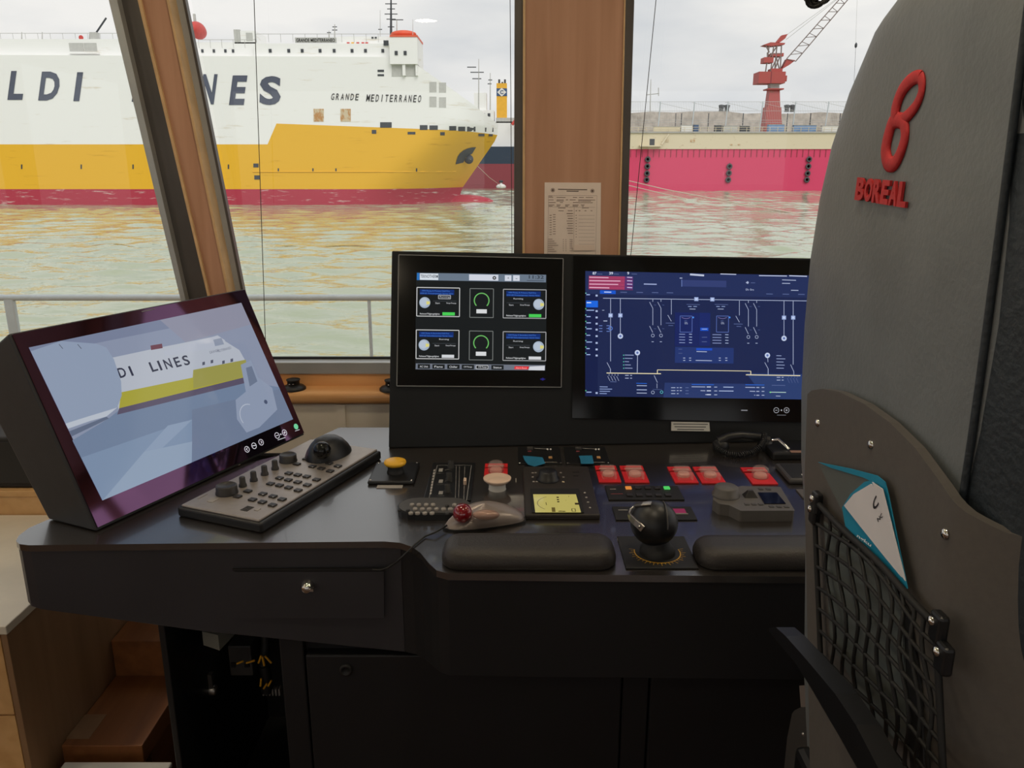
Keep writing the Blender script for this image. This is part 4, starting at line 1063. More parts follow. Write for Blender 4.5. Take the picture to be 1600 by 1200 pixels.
# pump panel with thin outline
tp = MB().prism([H_(622, 397, -.003), H_(881, 403, -.003), H_(878, 606, -.003), H_(619, 604, -.003)], hn * .005).build('panel_computer', 'bezel_black', mm, .003, 3)
fr = Flat(ho + hn * .0022, hn, hu2, hv2)
for a, b in (((623, 398), (880, 404)), ((880, 404), (877, 605)), ((877, 605), (620, 603)), ((620, 603), (623, 398))): fr.line(*a, *b, 1.5, (112, 114, 116))
fr.disc(848, 592.5, 2.2, (30, 30, 190)); fr.line(844, 592.5, 852, 592.5, 1.4, (40, 40, 200))
fr.mb.build('outline_print', 'print', tp)
sc = Flat(ho + hn * .0024, hn, hu2, hv2); sc.tx = lambda x, y: (610 + x * .1791, 395 + y * .1791); sc.sc = .1791
sc.poly([(225, 165), (1365, 190), (1355, 1030), (215, 1018)], (22, 26, 28))
sc.poly([(232, 175), (1358, 192), (1357, 258), (230, 238)], (104, 118, 134)); sc.poly([(232, 175), (255, 175), (253, 238), (230, 238)], (40, 110, 180))
sc.rect(257, 235, 418, 182, (214, 222, 230)); sc.text('TEKNOTHERM', 262, 218, 152, 28, (40, 50, 66), .01); sc.rect(686, 240, 942, 192, (206, 210, 222)); sc.disc(907, 219, 16, (40, 44, 50)); sc.disc(907, 219, 6, (220, 220, 225))
for x in (998, 1070): sc.rect(x, 245, x + 58, 197, (206, 210, 222)); sc.text('+' if x < 1050 else '-', x + 22, 228, 16, 16 if x < 1050 else 4, (60, 64, 70))
sc.text('11:32', 1208, 226, 130, 30, (40, 46, 56), .01); sc.line(1190, 242, 1340, 245, 7, (76, 86, 100))
def pump(x, y, mir, on, ttl):
    d = 1 if not mir else 0; w, h = 370, 255
    sc.frame(x, y, x + w, y + h, 7, (196, 196, 196) if not mir else (160, 160, 162))
    sc.rect(x + 25, y + 62, x + w - 45, y + 20, (14, 44, 110)); sc.text(ttl[0], x + 45, y + 38, w - 130, 15, (76, 130, 220)); sc.text(ttl[1], x + 30, y + 60, w - 85, 15, (76, 130, 220))
    kx = x + (68 if not mir else 308); sc.disc(kx, y + 132, 48, (158, 172, 190), 28); sc.disc(kx - 6, y + 128, 36, (178, 190, 204), 24); sc.poly([(kx + 14, y + 120), (kx + 44, y + 122), (kx + 44, y + 146), (kx + 14, y + 150)], (214, 206, 120))
    bx = x + 140 if not mir else x + 28
    if on and not mir: sc.frame(bx + 48, y + 68, bx + 152, y + 100, 6, (170, 172, 176))
    sc.text('Running', bx + 60, y + 92, 84, 16, (200, 202, 206)); sc.line(bx, y + 118, bx + 205, y + 120, 3, (70, 76, 82)); sc.text('Start', bx + 20, y + 144, 40, 15, (190, 192, 196)); sc.text('Stop/Stopp', bx + 116, y + 146, 86, 16, (190, 192, 196))
    sc.text('Release/Tilgjengelighet', x + 25, y + 240, 172, 18, (206, 208, 210), .008); sc.rect(x + 222, y + 244, x + 330, y + 218, (70, 200, 84) if on else (206, 208, 212))
pump(232, 302, False, True, ('HW Pump A Primary Hull Fire', 'HW-01 Primaerpumpe Varmt Vann')); pump(986, 318, True, True, ('HW Pump A Primary Hull Fire', 'HW-02 Primaerpumpe Varmt Vann'))
pump(226, 672, False, False, ('HW Pump A Secondary Hull Fire', 'HW-03 Sekundaerpumpe Varmt Vann')); pump(984, 688, True, False, ('HW Pump A Secondary Hull Fire', 'HW-04 Sekundaerpumpe Varmt Vann'))
for x, y in ((695, 312), (690, 682)):
    sc.frame(x, y, x + 202, y + 254, 6, (116, 120, 118)); sc.arc(x + 101, y + 105, 64, 9, -45, 225, (106, 184, 98)); sc.rect(x + 55, y + 216, x + 146, y + 182, (212, 214, 216))
sc.poly([(222, 965), (1350, 980), (1348, 1026), (220, 1016)], (108, 114, 126))
for x, s_t in ((238, 'AC Unit'), (366, 'Fans'), (496, 'Chiller'), (622, 'CW Pumps'), (750, 'HW Pumps'), (880, 'Status')):
    y = 972 + (x - 238) * .013; sc.rect(x, y + 38, x + 108, y, (26, 30, 32)); sc.text(s_t, x + 18, y + 28, 72, 17, (204, 206, 210), .008)
sc.frame(748, 982, 852, 1014, 5, (200, 202, 206)); sc.poly([(1085, 990), (1210, 992), (1200, 1018), (1080, 1016)], (222, 44, 50)); sc.text('Alarm Reset', 1092, 1012, 98, 15, (250, 190, 190)); sc.poly([(1215, 992), (1346, 986), (1345, 1026), (1203, 1024)], (206, 208, 214))
sc.mb.build('display', 'screen', tp)
# power screen
sc = Flat(ho + hn * .0014, hn, hu2, hv2); sc.tx = lambda x, y: (900 + x * .23125, 405 + y * .23125); sc.sc = .23125
NV, WH, DIM = (28, 38, 76), (166, 176, 206), (86, 100, 146)
sc.poly([(63, 80), (1700, 112), (1700, 950), (62, 926)], NV)
sc.poly([(63, 80), (1700, 112), (1700, 262), (63, 234)], (34, 46, 88)); sc.poly([(63, 234), (150, 236), (146, 927), (62, 926)], (20, 30, 70))
sc.poly([(600, 834), (1700, 850), (1700, 950), (590, 934)], (40, 56, 104)); sc.poly([(1150, 770), (1700, 780), (1700, 950), (1280, 944)], (44, 62, 108))
sc.poly([(87, 112), (386, 118), (384, 206), (85, 201)], (160, 58, 96)); sc.poly([(330, 117), (386, 118), (384, 206), (328, 205)], (84, 50, 110))
for i in range(4): sc.line(90, 122 + i * 23, 90 + (130, 210, 195, 135)[i], 125 + i * 23, 6, (222, 176, 200)); sc.line(345, 122 + i * 23, 380, 124 + i * 23, 6, (196, 180, 220)); sc.line(87, 134 + i * 23, 384, 139 + i * 23, 2.5, (120, 44, 84))
for x, t_ in ((112, '87'), (224, '39'), (346, '9')): sc.text(t_, x, 104, 26 if len(t_) > 1 else 13, 18, (214, 220, 236), .015); sc.line(x + 30, 100, x + 66, 101, 4, DIM)
sc.line(770, 103, 865, 110, 12, (190, 198, 220)); sc.line(975, 100, 1082, 103, 6, (186, 194, 220)); sc.line(1236, 111, 1425, 114, 6, (186, 194, 220)); sc.line(1440, 112, 1560, 116, 7, (186, 194, 220))
sc.line(458, 168, 545, 170, 7, (160, 172, 214)); sc.poly([(712, 140), (1015, 146), (1015, 190), (712, 184)], (50, 62, 112)); sc.line(714, 138, 714, 186, 4, (110, 130, 190)); sc.line(700, 128, 718, 128, 6, WH)
sc.poly([(1146, 158), (1160, 148), (1168, 158), (1160, 168)], WH); sc.text('0h 0m', 1146, 212, 56, 14, WH); sc.line(1180, 160, 1210, 160, 4, DIM); sc.line(1392, 140, 1486, 143, 5, WH); sc.line(1392, 163, 1446, 164, 5, WH); sc.line(1452, 210, 1502, 211, 5, WH)
sc.poly([(162, 210), (268, 212), (268, 236), (162, 234)], (24, 84, 200)); sc.line(190, 222, 238, 223, 6, (200, 214, 245))
for x, t_ in ((300, 0), (408, 0), (512, 0), (612, 0), (1285, 0), (1395, 0), (1500, 0)): sc.line(x, 223 + (x - 300) * .012, x + 44, 224 + (x - 300) * .012, 5, DIM)
sc.poly([(68, 280), (148, 281), (148, 326), (68, 325)], (26, 100, 220)); sc.line(72, 294, 102, 294, 6, (226, 234, 250))
for i, y in enumerate((240, 345, 388, 430, 470, 514, 560, 604, 645, 898)): sc.line(70, y, 70 + (24, 52, 28, 30, 36, 26, 38, 22, 26, 34)[i], y, 6, (160, 180, 226)); sc.disc(66, y - 10, 4, (90, 200, 140) if i % 2 else (120, 200, 190)); sc.rect(132, y + 12, 146, y, (170, 184, 220))
L = lambda x0, y0, x1, y1, w=4, c=WH: sc.line(x0, y0, x1, y1, w * .82, c)
L(182, 264, 1700, 284, 5)
for x, yb in ((233, 690), (299, 512)): L(x, 268, x, yb, 4.5)
for x, yb in ((1404, 525), (1466, 712)): L(x, 282, x, yb, 4.5)
for x, y in ((233, 380), (299, 380), (1404, 395), (1466, 395), (812, 270), (920, 272)): sc.rect(x - 14, y + 13, x + 14, y - 13, (150, 168, 214)); sc.rect(x - 8, y + 7, x + 8, y - 7, (190, 204, 236))
for x, y in ((299, 520), (414, 632), (1292, 650), (1404, 535)): sc.disc(x, y, 18, (190, 202, 230)); sc.disc(x, y, 8, (90, 110, 170))
for x in (518, 573):
    L(x, 270, x, 288, 4); L(x - 22, 290, x, 332, 4); L(x, 332, x, 446, 4); L(x - 22, 452, x, 496, 4); sc.arc(x, 516, 10, 3, 0, 360, WH); L(x + 8, 310, x + 22, 311, 3, DIM); L(x + 8, 470, x + 22, 471, 3, DIM); L(x - 8, 558, x + 6, 558, 5, WH)
for x in (1163, 1219):
    L(x, 280, x, 296, 4); L(x - 22, 298, x, 342, 4); L(x, 342, x, 455, 4); L(x - 22, 460, x, 506, 4); sc.arc(x, 526, 10, 3, 0, 360, WH); L(x + 8, 320, x + 22, 321, 3, DIM); L(x + 8, 478, x + 22, 479, 3, DIM); L(x - 8, 568, x + 6, 568, 5, WH)
for x, y in ((643, 374), (1102, 380)): L(x, y - 100, x, y, 4); L(x - 24, y + 4, x, y + 46, 4); L(x - 38, y + 58, x + 22, y + 59, 5, DIM); L(x - 20, y + 74, x + 12, y + 75, 5, DIM)
for x0, x1 in ((668, 832), (915, 1064)): pass
sc.poly([(668, 360), (830, 363), (828, 590), (666, 586)], (24, 36, 92)); sc.poly([(668, 592), (1064, 600), (1062, 706), (666, 700)], (34, 52, 108)); sc.poly([(832, 362), (906, 364), (904, 588), (830, 586)], (26, 40, 100))
for x in (702, 948): sc.frame(x, 384, x + 80, 494, 4, (84, 104, 170)); sc.arc(x + 40, 350, 52, 4, 235, 305, (110, 100, 150)); sc.text('0%', x + 30, 440, 22, 14, WH); sc.disc(x + 88, 394, 6, (70, 140, 230)); sc.line(x + 28, 418, x + 46, 418, 4, DIM)
for i in range(4):
    L(695, 507 + i * 19, 735, 508 + i * 19, 5, (140, 154, 200)); L(762, 507 + i * 19, 782, 508 + i * 19, 5, (170, 184, 220)); L(920, 510 + i * 19, 980, 511 + i * 19, 5, (140, 154, 200)); L(1006, 510 + i * 19, 1028, 511 + i * 19, 5, (170, 184, 220))
sc.rect(838, 484, 892, 464, (30, 84, 200)); L(848, 473, 884, 473, 5, WH); L(848, 528, 884, 528, 5, DIM); L(848, 558, 882, 558, 5, DIM)
sc.rect(810, 616, 918, 602, (30, 76, 190)); L(812, 624, 882, 626, 6, WH); L(690, 608, 715, 608, 4, DIM); L(690, 636, 716, 636, 4, DIM); L(806, 684, 916, 686, 6, WH)
for x in (722, 762, 962, 1006): L(x, 668, x + 14, 668, 6, WH); L(x, 684, x + 14, 684, 6, WH)
for x in (745, 935): L(x, 306, x + 90, 308, 4, DIM); L(x + 10, 320, x + 34, 321, 5, (150, 168, 214)); L(x + 46, 320, x + 70, 321, 5, (150, 168, 214)); L(x + 20, 337, x + 60, 338, 5, WH)
for x in (155, 205): 
    for i in range(3): L(x, 450 + i * 19, x + 22, 450 + i * 19, 6, (100, 124, 190))
sc.arc(232, 468, 12, 4, 0, 360, (90, 130, 220)); L(175, 346, 190, 346, 4, WH); L(184, 418, 210, 418, 7, WH)
CR = (226, 214, 178)
L(205, 769, 572, 774, 7, CR); L(548, 774, 548, 748, 6, CR); L(548, 748, 1178, 756, 5, CR); L(1178, 756, 1178, 782, 6, CR); L(1145, 781, 1512, 787, 7, CR)
L(414, 650, 412, 770, 5); L(208, 698, 231, 742, 4); L(231, 742, 231, 770, 5); L(1292, 668, 1294, 696, 4); L(1272, 698, 1295, 740, 4); L(1295, 740, 1295, 782, 5); L(1446, 712, 1468, 760, 4); L(1468, 760, 1468, 786, 4)
for i in range(4): L(222 + i * 20, 776, 222 + i * 20, 788, 3); L(212 + i * 20, 790, 228 + i * 20, 822, 3); L(1432 + i * 20, 790, 1432 + i * 20, 802, 3, DIM); L(1424 + i * 20, 804, 1438 + i * 20, 836, 3, DIM)
L(230, 828, 272, 829, 5, DIM); L(526, 786, 548, 834, 4); sc.line(545, 840, 545, 872, 3, WH); L(516, 880, 578, 881, 3, DIM); sc.arc(517, 900, 10, 3, 0, 360, WH); sc.arc(576, 898, 9, 3, 0, 360, (90, 190, 200))
for i in range(5): L(328, 648 + i * 22, 328 + (60, 52, 28, 40, 52)[i], 649 + i * 22, 5, (150, 164, 204)); sc.disc(320, 649 + i * 22, 4, (80, 180, 160)); L(1350, 652 + i * 21, 1350 + (34, 60, 48, 56, 50)[i], 653 + i * 21, 5, (150, 164, 204))
for x, y in ((330, 785), (330, 804), (1352, 798), (1352, 817)): L(x, y, x + 24, y, 6, WH); L(x + 34, y, x + 46, y, 6, WH)
for i in range(4): L(158, 862 + i * 15, 158 + (54, 84, 70, 48)[i], 863 + i * 15, 6, (140, 158, 206))
L(405, 838, 476, 840, 4, (40, 110, 230))
for i, y in enumerate((854, 882, 904)): L(408, y, 476, y + 1, 6, WH if i != 1 else (170, 184, 220))
for i, y in enumerate((868, 888, 908)): L(640, y, 668, y, 6, WH); L(678, y, 690, y, 6, WH); L(698, y, 712, y, 6, WH) if i < 2 else None; L(736, y, 758, y, 6, DIM)
for i, y in enumerate((862, 888, 914)):
    L(778 + i * 60, y, 870, y + 1, 6, WH); L(880, y + 1, 908, y + 1, 7, (206, 214, 236)); L(930, y + 2, 950, y + 2, 6, WH); L(962 + (i == 0) * 30, y + 2, 1060, y + 3, 6, (170, 184, 220)) if i < 2 else None; L(1140 + i * 30, y + 4, 1206, y + 5, 6, WH); L(1214, y + 5, 1234, y + 5, 7, WH); L(1250, y + 5, 1268, y + 5, 6, WH)
L(778, 846, 928, 848, 4, (40, 110, 230)); L(1140, 848, 1268, 850, 4, (40, 110, 230)); L(1306, 898, 1414, 900, 6, (170, 196, 190)); L(1318, 852, 1408, 853, 5, DIM); sc.disc(1308, 899, 5, (120, 210, 130)); L(1346, 924, 1376, 925, 5, WH)
sc.mb.build('display', 'screen', mm)
ic = Flat(ho + hn * .0016, hn, hu2, hv2)
for x, y in ((1213, 641), (1229, 641)): ic.arc(x, y, 4, .9, 0, 360, (150, 150, 155)); ic.line(x - 1.8, y, x + 1.8, y, .8, (170, 170, 175))
ic.line(1229, 639.2, 1229, 642.8, .8, (170, 170, 175)); ic.disc(1221, 641, 1.2, (170, 170, 175)); ic.line(1158, 641, 1168, 641.2, 1.6, (130, 130, 135)); ic.line(1214, 648.5, 1228, 648.7, 1, (100, 100, 104))
ic.mb.build('touch_icons', 'screen', mm)['kind'] = 'stuff'
lb_ = MB().prism([H_(1049, 659, -.003), H_(1108, 660, -.003), H_(1109, 674, -.003), H_(1049, 673, -.003)], hn * .0045).build('label_plate', 'ship_grey', mm)
tx = Flat(ho + hn * .0017, hn, hu2, hv2)
for i, (x0, x1) in enumerate(((1052, 1106), (1054, 1103), (1058, 1100))): tx.line(x0, 662.5 + i * 4.2, x1, 663 + i * 4.2, 1.4, (70, 70, 72))
tx.mb.build('label_text', 'print', lb_)
#--SECTION3--

# ================================================================== INSTRUMENTS ON THE WORKTOP
def R(xl, xr, yb, yf):
    a, b = dk(xl, yf), dk(xr, yf); return a.x, b.x, a.y, dk((xl + xr) / 2, yb).y
def copies(first, spots, parent):
    """copies of a part that share its mesh, shifted from the first one"""
    base = V(first.location)
    for d_ in spots:
        o_ = first.copy(); col.objects.link(o_); o_.parent = parent; o_.location = base + V(d_)
# ---- camera keypad in front of the angled monitor
KT = .024
Fp, Lp, Rp = dk(407, 813, KT), dk(290, 783, KT), dk(592, 702, KT)
e1 = (Rp - Fp); L1 = e1.length; e1.normalize(); e2 = V((-e1.y, e1.x, 0)); L2 = (Lp - Fp).dot(e2)
Kc = Fp + e1 * L1 / 2 + e2 * L2 / 2
kp = thing('camera_keypad', 'long grey camera control keypad with dials and dome trackball', 'keypad', V((Kc.x, Kc.y, DZ)))
def KQ(zx, zy, dz=0.0): return dk(280 + zx * .2125, 660 + zy * .2125, KT + dz)
MB().obox(Kc - V((0, 0, KT / 2 + .002)), e1 * (L1 / 2 + .004), e2 * (L2 / 2 + .004), V((0, 0, KT / 2 - .002))).build('body', 'blackp', kp, .005, 3)
MB().obox(Kc - V((0, 0, .0025)), e1 * L1 / 2, e2 * (L2 / 2 - .004), V((0, 0, .0025))).build('top_plate', 'panel_grey', kp, .002)
keys = [(615, 530), (690, 548), (757, 570), (540, 572), (612, 590), (687, 612), (806, 378), (872, 390), (938, 402), (1010, 425), (738, 413), (803, 427), (872, 443), (942, 464), (672, 455), (738, 467), (805, 483), (875, 503),
        (1036, 290), (1104, 304), (1167, 325), (980, 328), (1045, 343), (1110, 362), (935, 273), (865, 310), (505, 510), (430, 548)]
p0 = KQ(*keys[0])
k0 = MB().obox(p0 + V((0, 0, .0015)), e1 * .0058, e2 * .0072, V((0, 0, .0018))).build('key', 'key', kp, .001)
copies(k0, [KQ(*q) - p0 for q in keys[1:]], kp)
lg = Flat(V((0, 0, DZ + KT + .0036)), (0, 0, 1), e1, e2)
for i, q in enumerate(keys[:24]):
    w_ = KQ(*q, .0036); c_ = str((i * 7 + 1) % 10); sz = .0028
    lg.mb.text(c_, w_ - e1 * sz * .5 - e2 * sz * .6, e1 * sz, e2 * sz * 1.3, None, 0, s2l((170, 168, 165)))
lg.mb.build('key_legends', 'print', kp)
for q, r, h in (((352, 520), .020, .016), ((802, 285), .018, .015)):
    c_ = KQ(*q); MB().lathe([(r * 1.06, 0), (r * 1.06, h * .2), (r, h * .3), (r, h), (r * .86, h * 1.1), (r * .8, h * .98), (0, h * .92)], c_, 26).build('jog_dial', 'key', kp)
for q in ((468, 470), (549, 430), (629, 385), (706, 345)):
    c_ = KQ(*q); MB().lathe([(.008, 0), (.0075, .005), (.0062, .006), (.0058, .019), (.0045, .0205), (0, .0205)], c_, 16).build('knob', 'key', kp)
c_ = KQ(1098, 232); ring = []
for ins, z in ((1, 0), (.98, .004), (.88, .015), (.70, .028), (.50, .037), (.28, .042), (.05, .044)):
    ring.append([c_ + e1 * (.062 * ins * math.cos(a)) + e2 * (.044 * ins * math.sin(a)) + V((0, 0, z)) - e1 * (.010 * (1 - ins)) for a in [2 * math.pi * k / 28 for k in range(28)]])
dm = MB().rings(ring).build('palm_dome', 'blackp', kp)
MB().ball(KQ(1050, 205, .030), .019, .019, .019, 20, 12).build('trackball', 'bezel_black', dm)
sp_ = KQ(500, 635)
for i in range(6): MB().obox(sp_ + e1 * (.0036 * (i - 2.5)) + V((0, 0, .0003)), e1 * .0008, e2 * .008, V((0, 0, .0004))).build('speaker_slot', 'blackm', kp)
MB().obox(KQ(248, 572, .0004), e1 * .009, e2 * .006, V((0, 0, .0005))).build('label', 'keyw', kp); MB().obox(KQ(170, 545, .0004), e1 * .012, e2 * .0008, V((0, 0, .0004))).build('badge', 'keyw', kp)
MB().obox(KQ(575, 640, .0004), e1 * .005, e2 * .004, V((0, 0, .0005))).build('label', 'keyw', kp)

# ---- yellow mushroom button on black plate
x0, x1, y0, y1 = R(574, 647, 727, 758)
t = thing('yellow_push_button', 'yellow mushroom push button on a square black plate', 'button', ((x0 + x1) / 2, (y0 + y1) / 2, DZ))
MB().box(x0, x1, y0, y1, DZ, DZ + .008).build('plate', 'blackp', t, .003)
c_ = V(((x0 + x1) / 2 + .003, (y0 + y1) / 2 - .006, DZ + .008)); 
MB().lathe([(.018, 0), (.0175, .004), (.016, .006), (.016, .018)], c_, 20).build('stem', 'blackm', t)
MB().lathe([(.014, .017), (.0215, .018), (.0235, .022), (.0225, .026), (.015, .029), (0, .030)], c_, 24).build('cap', 'yellow', t)
for sx in (x0 + .006, x1 - .006):
    for sy in (y0 + .006, y1 - .006): MB().lathe([(.002, 0), (.0016, .0012), (0, .0014)], (sx, sy, DZ + .008), 8).build('screw', 'chrome', t)
x0, x1, y0, y1 = R(588, 628, 758.8, 763.5)
tag(MB().box(x0, x1, y0, y1, DZ, DZ + .0015).build('name_strip', 'keyw', None, .0004), 'narrow engraved strip below the yellow push button', 'label')

# ---- dimmer panel with three knobs and slider
x0, x1, y0, y1 = R(661, 736, 725, 784)
t = thing('dimmer_panel', 'black panel with three small knobs and a white slider', 'panel', ((x0 + x1) / 2, (y0 + y1) / 2, DZ))
MB().box(x0, x1, y0, y1, DZ, DZ + .004).build('plate', 'blackp', t, .0015)
fl = Flat(V((0, 0, DZ + .0043)), (0, 0, 1), (1, 0, 0), (0, 1, 0)); fl.tx = lambda x, y: (560 + x / 4, 660 + y / 4); fl.sc = .25
fl.frame(438, 488, 706, 268, 4, (140, 140, 140))
for x in (612, 632, 665): fl.line(x, 275, x - 6, 480, 3, (128, 126, 124))
for i in range(9): fl.rect(468 - i * 3, 306 + i * 18, 482 - i * 3, 294 + i * 18, (176, 172, 168))
for y in (298, 368, 440): fl.rect(500, y + 10, 530, y - 10, (150, 148, 146)); fl.line(490, y + 20, 535, y + 20, 4, (120, 118, 116)); fl.arc(560, y + 5, 22, 3, 20, 160, (130, 128, 126))
fl.mb.build('markings', 'print', t)
for q in ((578, 285), (568, 360), (558, 435)):
    c_ = dk(560 + q[0] / 4, 660 + q[1] / 4, .004); MB().lathe([(.0085, 0), (.008, .003), (.0065, .004), (.006, .016), (0, .017)], c_, 16).build('knob', 'blackm', t)
c_ = dk(560 + 666 / 4, 660 + 385 / 4, .004); MB().box(c_.x - .003, c_.x + .003, c_.y - .006, c_.y + .010, c_.z, c_.z + .010).build('slider', 'ivory', t, .001)

# ---- guarded red buttons
def guard(px0, px1, yb, yf, label, op=0):
    x0, x1, y0, y1 = R(px0, px1, yb, yf); w, h = x1 - x0, y1 - y0; c_ = V(((x0 + x1) / 2, (y0 + y1) / 2, DZ))
    t = thing('guarded_button', label, 'button', c_, 'red alarm buttons under clear covers')
    MB().box(x0, x1, y0, y0 + h * .65, DZ, DZ + .003).build('plate', 'red', t, .0006); MB().box(x0, x1, y0 + h * .74, y1, DZ, DZ + .003).build('name_bar', 'red', t, .0006)
    b = c_ + V((0, -h * .10, .003)); MB().lathe([(w * .26, 0), (w * .26, .005), (w * .22, .008), (0, .008)], b, 20).build('button', 'pinkcap', t)
    if op: cv = MB().lathe([(w * .34, 0), (w * .34, .014), (w * .30, .020), (w * .22, .023), (0, .023)], b, 20).build('cover', 'clear', t)
    else: cv = MB().box(b.x - w * .33, b.x + w * .33, b.y - h * .30, b.y + h * .30, b.z, b.z + .014).build('cover', 'clear', t, .003)
    MB().tube([(b.x - w * .36, b.y + h * .32, b.z + .003), (b.x + w * .36, b.y + h * .32, b.z + .003)], .0016, 6).build('hinge', 'pinkcap', cv)
    pm = Flat(V((0, 0, DZ + .0032)), (0, 0, 1), (1, 0, 0), (0, 1, 0)); pm.mb.box(x0 + w * .12, x1 - w * .12, y0 + h * .86, y0 + h * .885, DZ + .003, DZ + .0033); pm.mb.c = [s2l((120, 20, 26))] * len(pm.mb.f); pm.mb.build('name_print', 'print', t)
guard(756, 793, 726, 748, 'red guarded button directly behind the ivory dish button', 1)
guard(936, 971, 729.5, 755, 'leftmost red guarded button of the pair nearest the autopilot')
guard(977, 1015, 729.5, 755.5, 'right hand red guarded button of the pair nearest the autopilot')
guard(1055, 1092, 731, 756, 'left button of the red guarded pair behind the grey dial controller')
guard(1097, 1135, 731, 756.5, 'right button of the red guarded pair behind the grey dial controller')
guard(1176, 1216, 732, 758, 'single red guarded button with raised clear cover by the chair', 1)

# ---- ivory dish button
c_ = dk(777, 764)
t = thing('ivory_dish_button', 'ivory dish shaped push button on a white stem', 'button', c_)
MB().lathe([(.018, 0), (.0172, .003), (.0168, .011), (.020, .014)], c_, 22).build('stem', 'white', t)
MB().lathe([(.012, .013), (.021, .015), (.0275, .021), (.0283, .024), (.0265, .0245), (.0185, .0195), (.0165, .0205), (.012, .0225), (0, .023)], c_, 28).build('dish', 'ivory', t)

# ---- remote keypad
x0, x1, y0, y1 = R(617, 735, 787, 813); r = (y1 - y0) / 2
t = thing('handheld_keypad', 'flat dark grey keypad with round keys behind the trackball mouse', 'keypad', ((x0 + x1) / 2, (y0 + y1) / 2, DZ))
def pill(x0, x1, y0, y1, z):
    r = (y1 - y0) / 2; c_ = []
    for k in range(9): a = math.pi / 2 + math.pi * k / 8; c_.append(V((x0 + r + r * math.cos(a), y0 + r + r * math.sin(a), z)))
    for k in range(9): a = -math.pi / 2 + math.pi * k / 8; c_.append(V((x1 - r + r * math.cos(a), y0 + r + r * math.sin(a), z)))
    return c_
MB().prism(pill(x0, x1, y0, y1, DZ), (0, 0, .012)).build('body', 'blackp', t, .002); MB().prism(pill(x0 + .003, x1 - .003, y0 + .003, y1 - .003, DZ + .012), (0, 0, .002)).build('face', 'greyd', t, .0008)
ks = [(335, 520), (378, 520), (424, 520), (467, 520), (355, 547), (400, 547), (443, 547), (488, 547), (532, 547), (575, 547), (328, 573), (370, 573), (415, 573), (460, 573), (600, 521)]
p0 = dk(560 + ks[0][0] / 4, 660 + ks[0][1] / 4, .014); k0 = MB().lathe([(.0045, 0), (.0045, .003), (.0035, .004), (.002, .0032), (0, .0032)], p0, 14).build('key', 'keyw', t)
copies(k0, [dk(560 + a / 4, 660 + b / 4, .014) - p0 for a, b in ks[1:]], t)
for q in ((258, 554), (310, 554), (555, 526), (555, 576)): MB().lathe([(.0038, 0), (.0038, .0025), (0, .003)], dk(560 + q[0] / 4, 660 + q[1] / 4, .014), 12).build('dark_key', 'blackm', t)

# ---- trackball mouse with ruby ball
a = dk(694, 832); b = dk(822, 822)
ax = (b - a).normalized(); ay = V((-ax.y, ax.x, 0)); L_ = (b - a).length
t = thing('trackball_mouse', 'grey trackball mouse with a ruby red ball and thin cable', 'mouse', (a + b) / 2)
plan = [(0, .012), (.04, .004), (.15, -.004), (.35, -.006), (.6, -.002), (.85, .004), (1, .012), (1.02, .028), (.95, .042), (.75, .054), (.5, .058), (.28, .052), (.1, .036), (.01, .022)]
hts = [.004, .006, .010, .016, .020, .018, .014, .016, .022, .03, .033, .03, .02, .010]
base = [a + ax * (L_ * s) + ay * w for s, w in plan]
cen = a + ax * (L_ * .52) + ay * .03
rg = []
for k, (sc_, hf) in enumerate(((1, 0), (1.0, .35), (.97, .75), (.86, 1.0), (.62, 1.12), (.3, 1.18), (.02, 1.2))):
    rg.append([cen + (p - cen) * sc_ + V((0, 0, lerp(hts[i], .031, 1 - sc_) * hf)) for i, p in enumerate(base)])
MB().rings(rg).build('shell', 'mouse', t, 0, 2, 1)
MB().rings([[cen + (p - cen) * 1.02 for p in base], [cen + (p - cen) * 1.02 + V((0, 0, .004)) for p in base]]).build('base', 'blackm', t)
bc = dk(723, 802, .030); MB().ball(bc, .0180, None, None, 28, 18).build('ball', 'redball', t)
bc2 = dk(756, 806, .030); MB().ball(bc2 + V((.004, 0, .002)), .024, .011, .009, 20, 12).build('button', 'mouse_b', t)
cp = [a + V((.004, .012, .008))] + [dk(px, py, z) for px, py, z in ((680, 832, .008), (664, 838, .003), (648, 851, .003), (635, 864, .003))]
cp += [at_y(620, 878, FY - .006), at_y(606, 887, FY - .006), at_y(594, 891, FY - .006), at_y(582, 890, FY - .004)]
MB().tube(cp, .0017, 7).build('cable', 'blackm', t)

# ---- autopilot unit with yellow LCD
A_ = lambda x, y, dz=0.0: dk(780 + x * .1375, 690 + y * .1375, dz)
x0, x1, y0, y1 = R(820, 938, 735, 812)
t = thing('autopilot_unit', 'dark autopilot unit with rotary knob and yellow display', 'panel', ((x0 + x1) / 2, (y0 + y1) / 2, DZ))
MB().box(x0, x1, y0, y1, DZ, DZ + .010).build('body', 'pilot', t, .003)
c_ = A_(555, 430, .010); MB().lathe([(.024, 0), (.024, .004), (.02, .006), (.0185, .018), (.016, .020), (0, .019)], c_, 26).build('rotary_knob', 'blackp', t); MB().ball(c_ + V((-.014, .008, .016)), .0022).build('knob_mark', 'white', t)
s0 = A_(372, 815, .010); s1 = A_(960, 545, .010); f0 = A_(372, 815, .010).x; f1 = A_(965, 815, .010).x
MB().box(f0, f1, s0.y, s1.y, DZ + .010, DZ + .0125).build('display_bezel', 'blackm', t, .001)
lc = Flat(V((0, 0, DZ + .0128)), (0, 0, 1), (1, 0, 0), (0, 1, 0)); lc.tx = lambda x, y: (780 + x * .1375, 690 + y * .1375); lc.sc = .1375
lc.poly([(385, 598), (872, 598), (930, 805), (410, 805)], (178, 166, 92)); lc.arc(640, 700, 205, 9, 118, 232, (112, 100, 62)); IN = (52, 42, 26)
lc.line(530, 690, 538, 722, 7, IN)
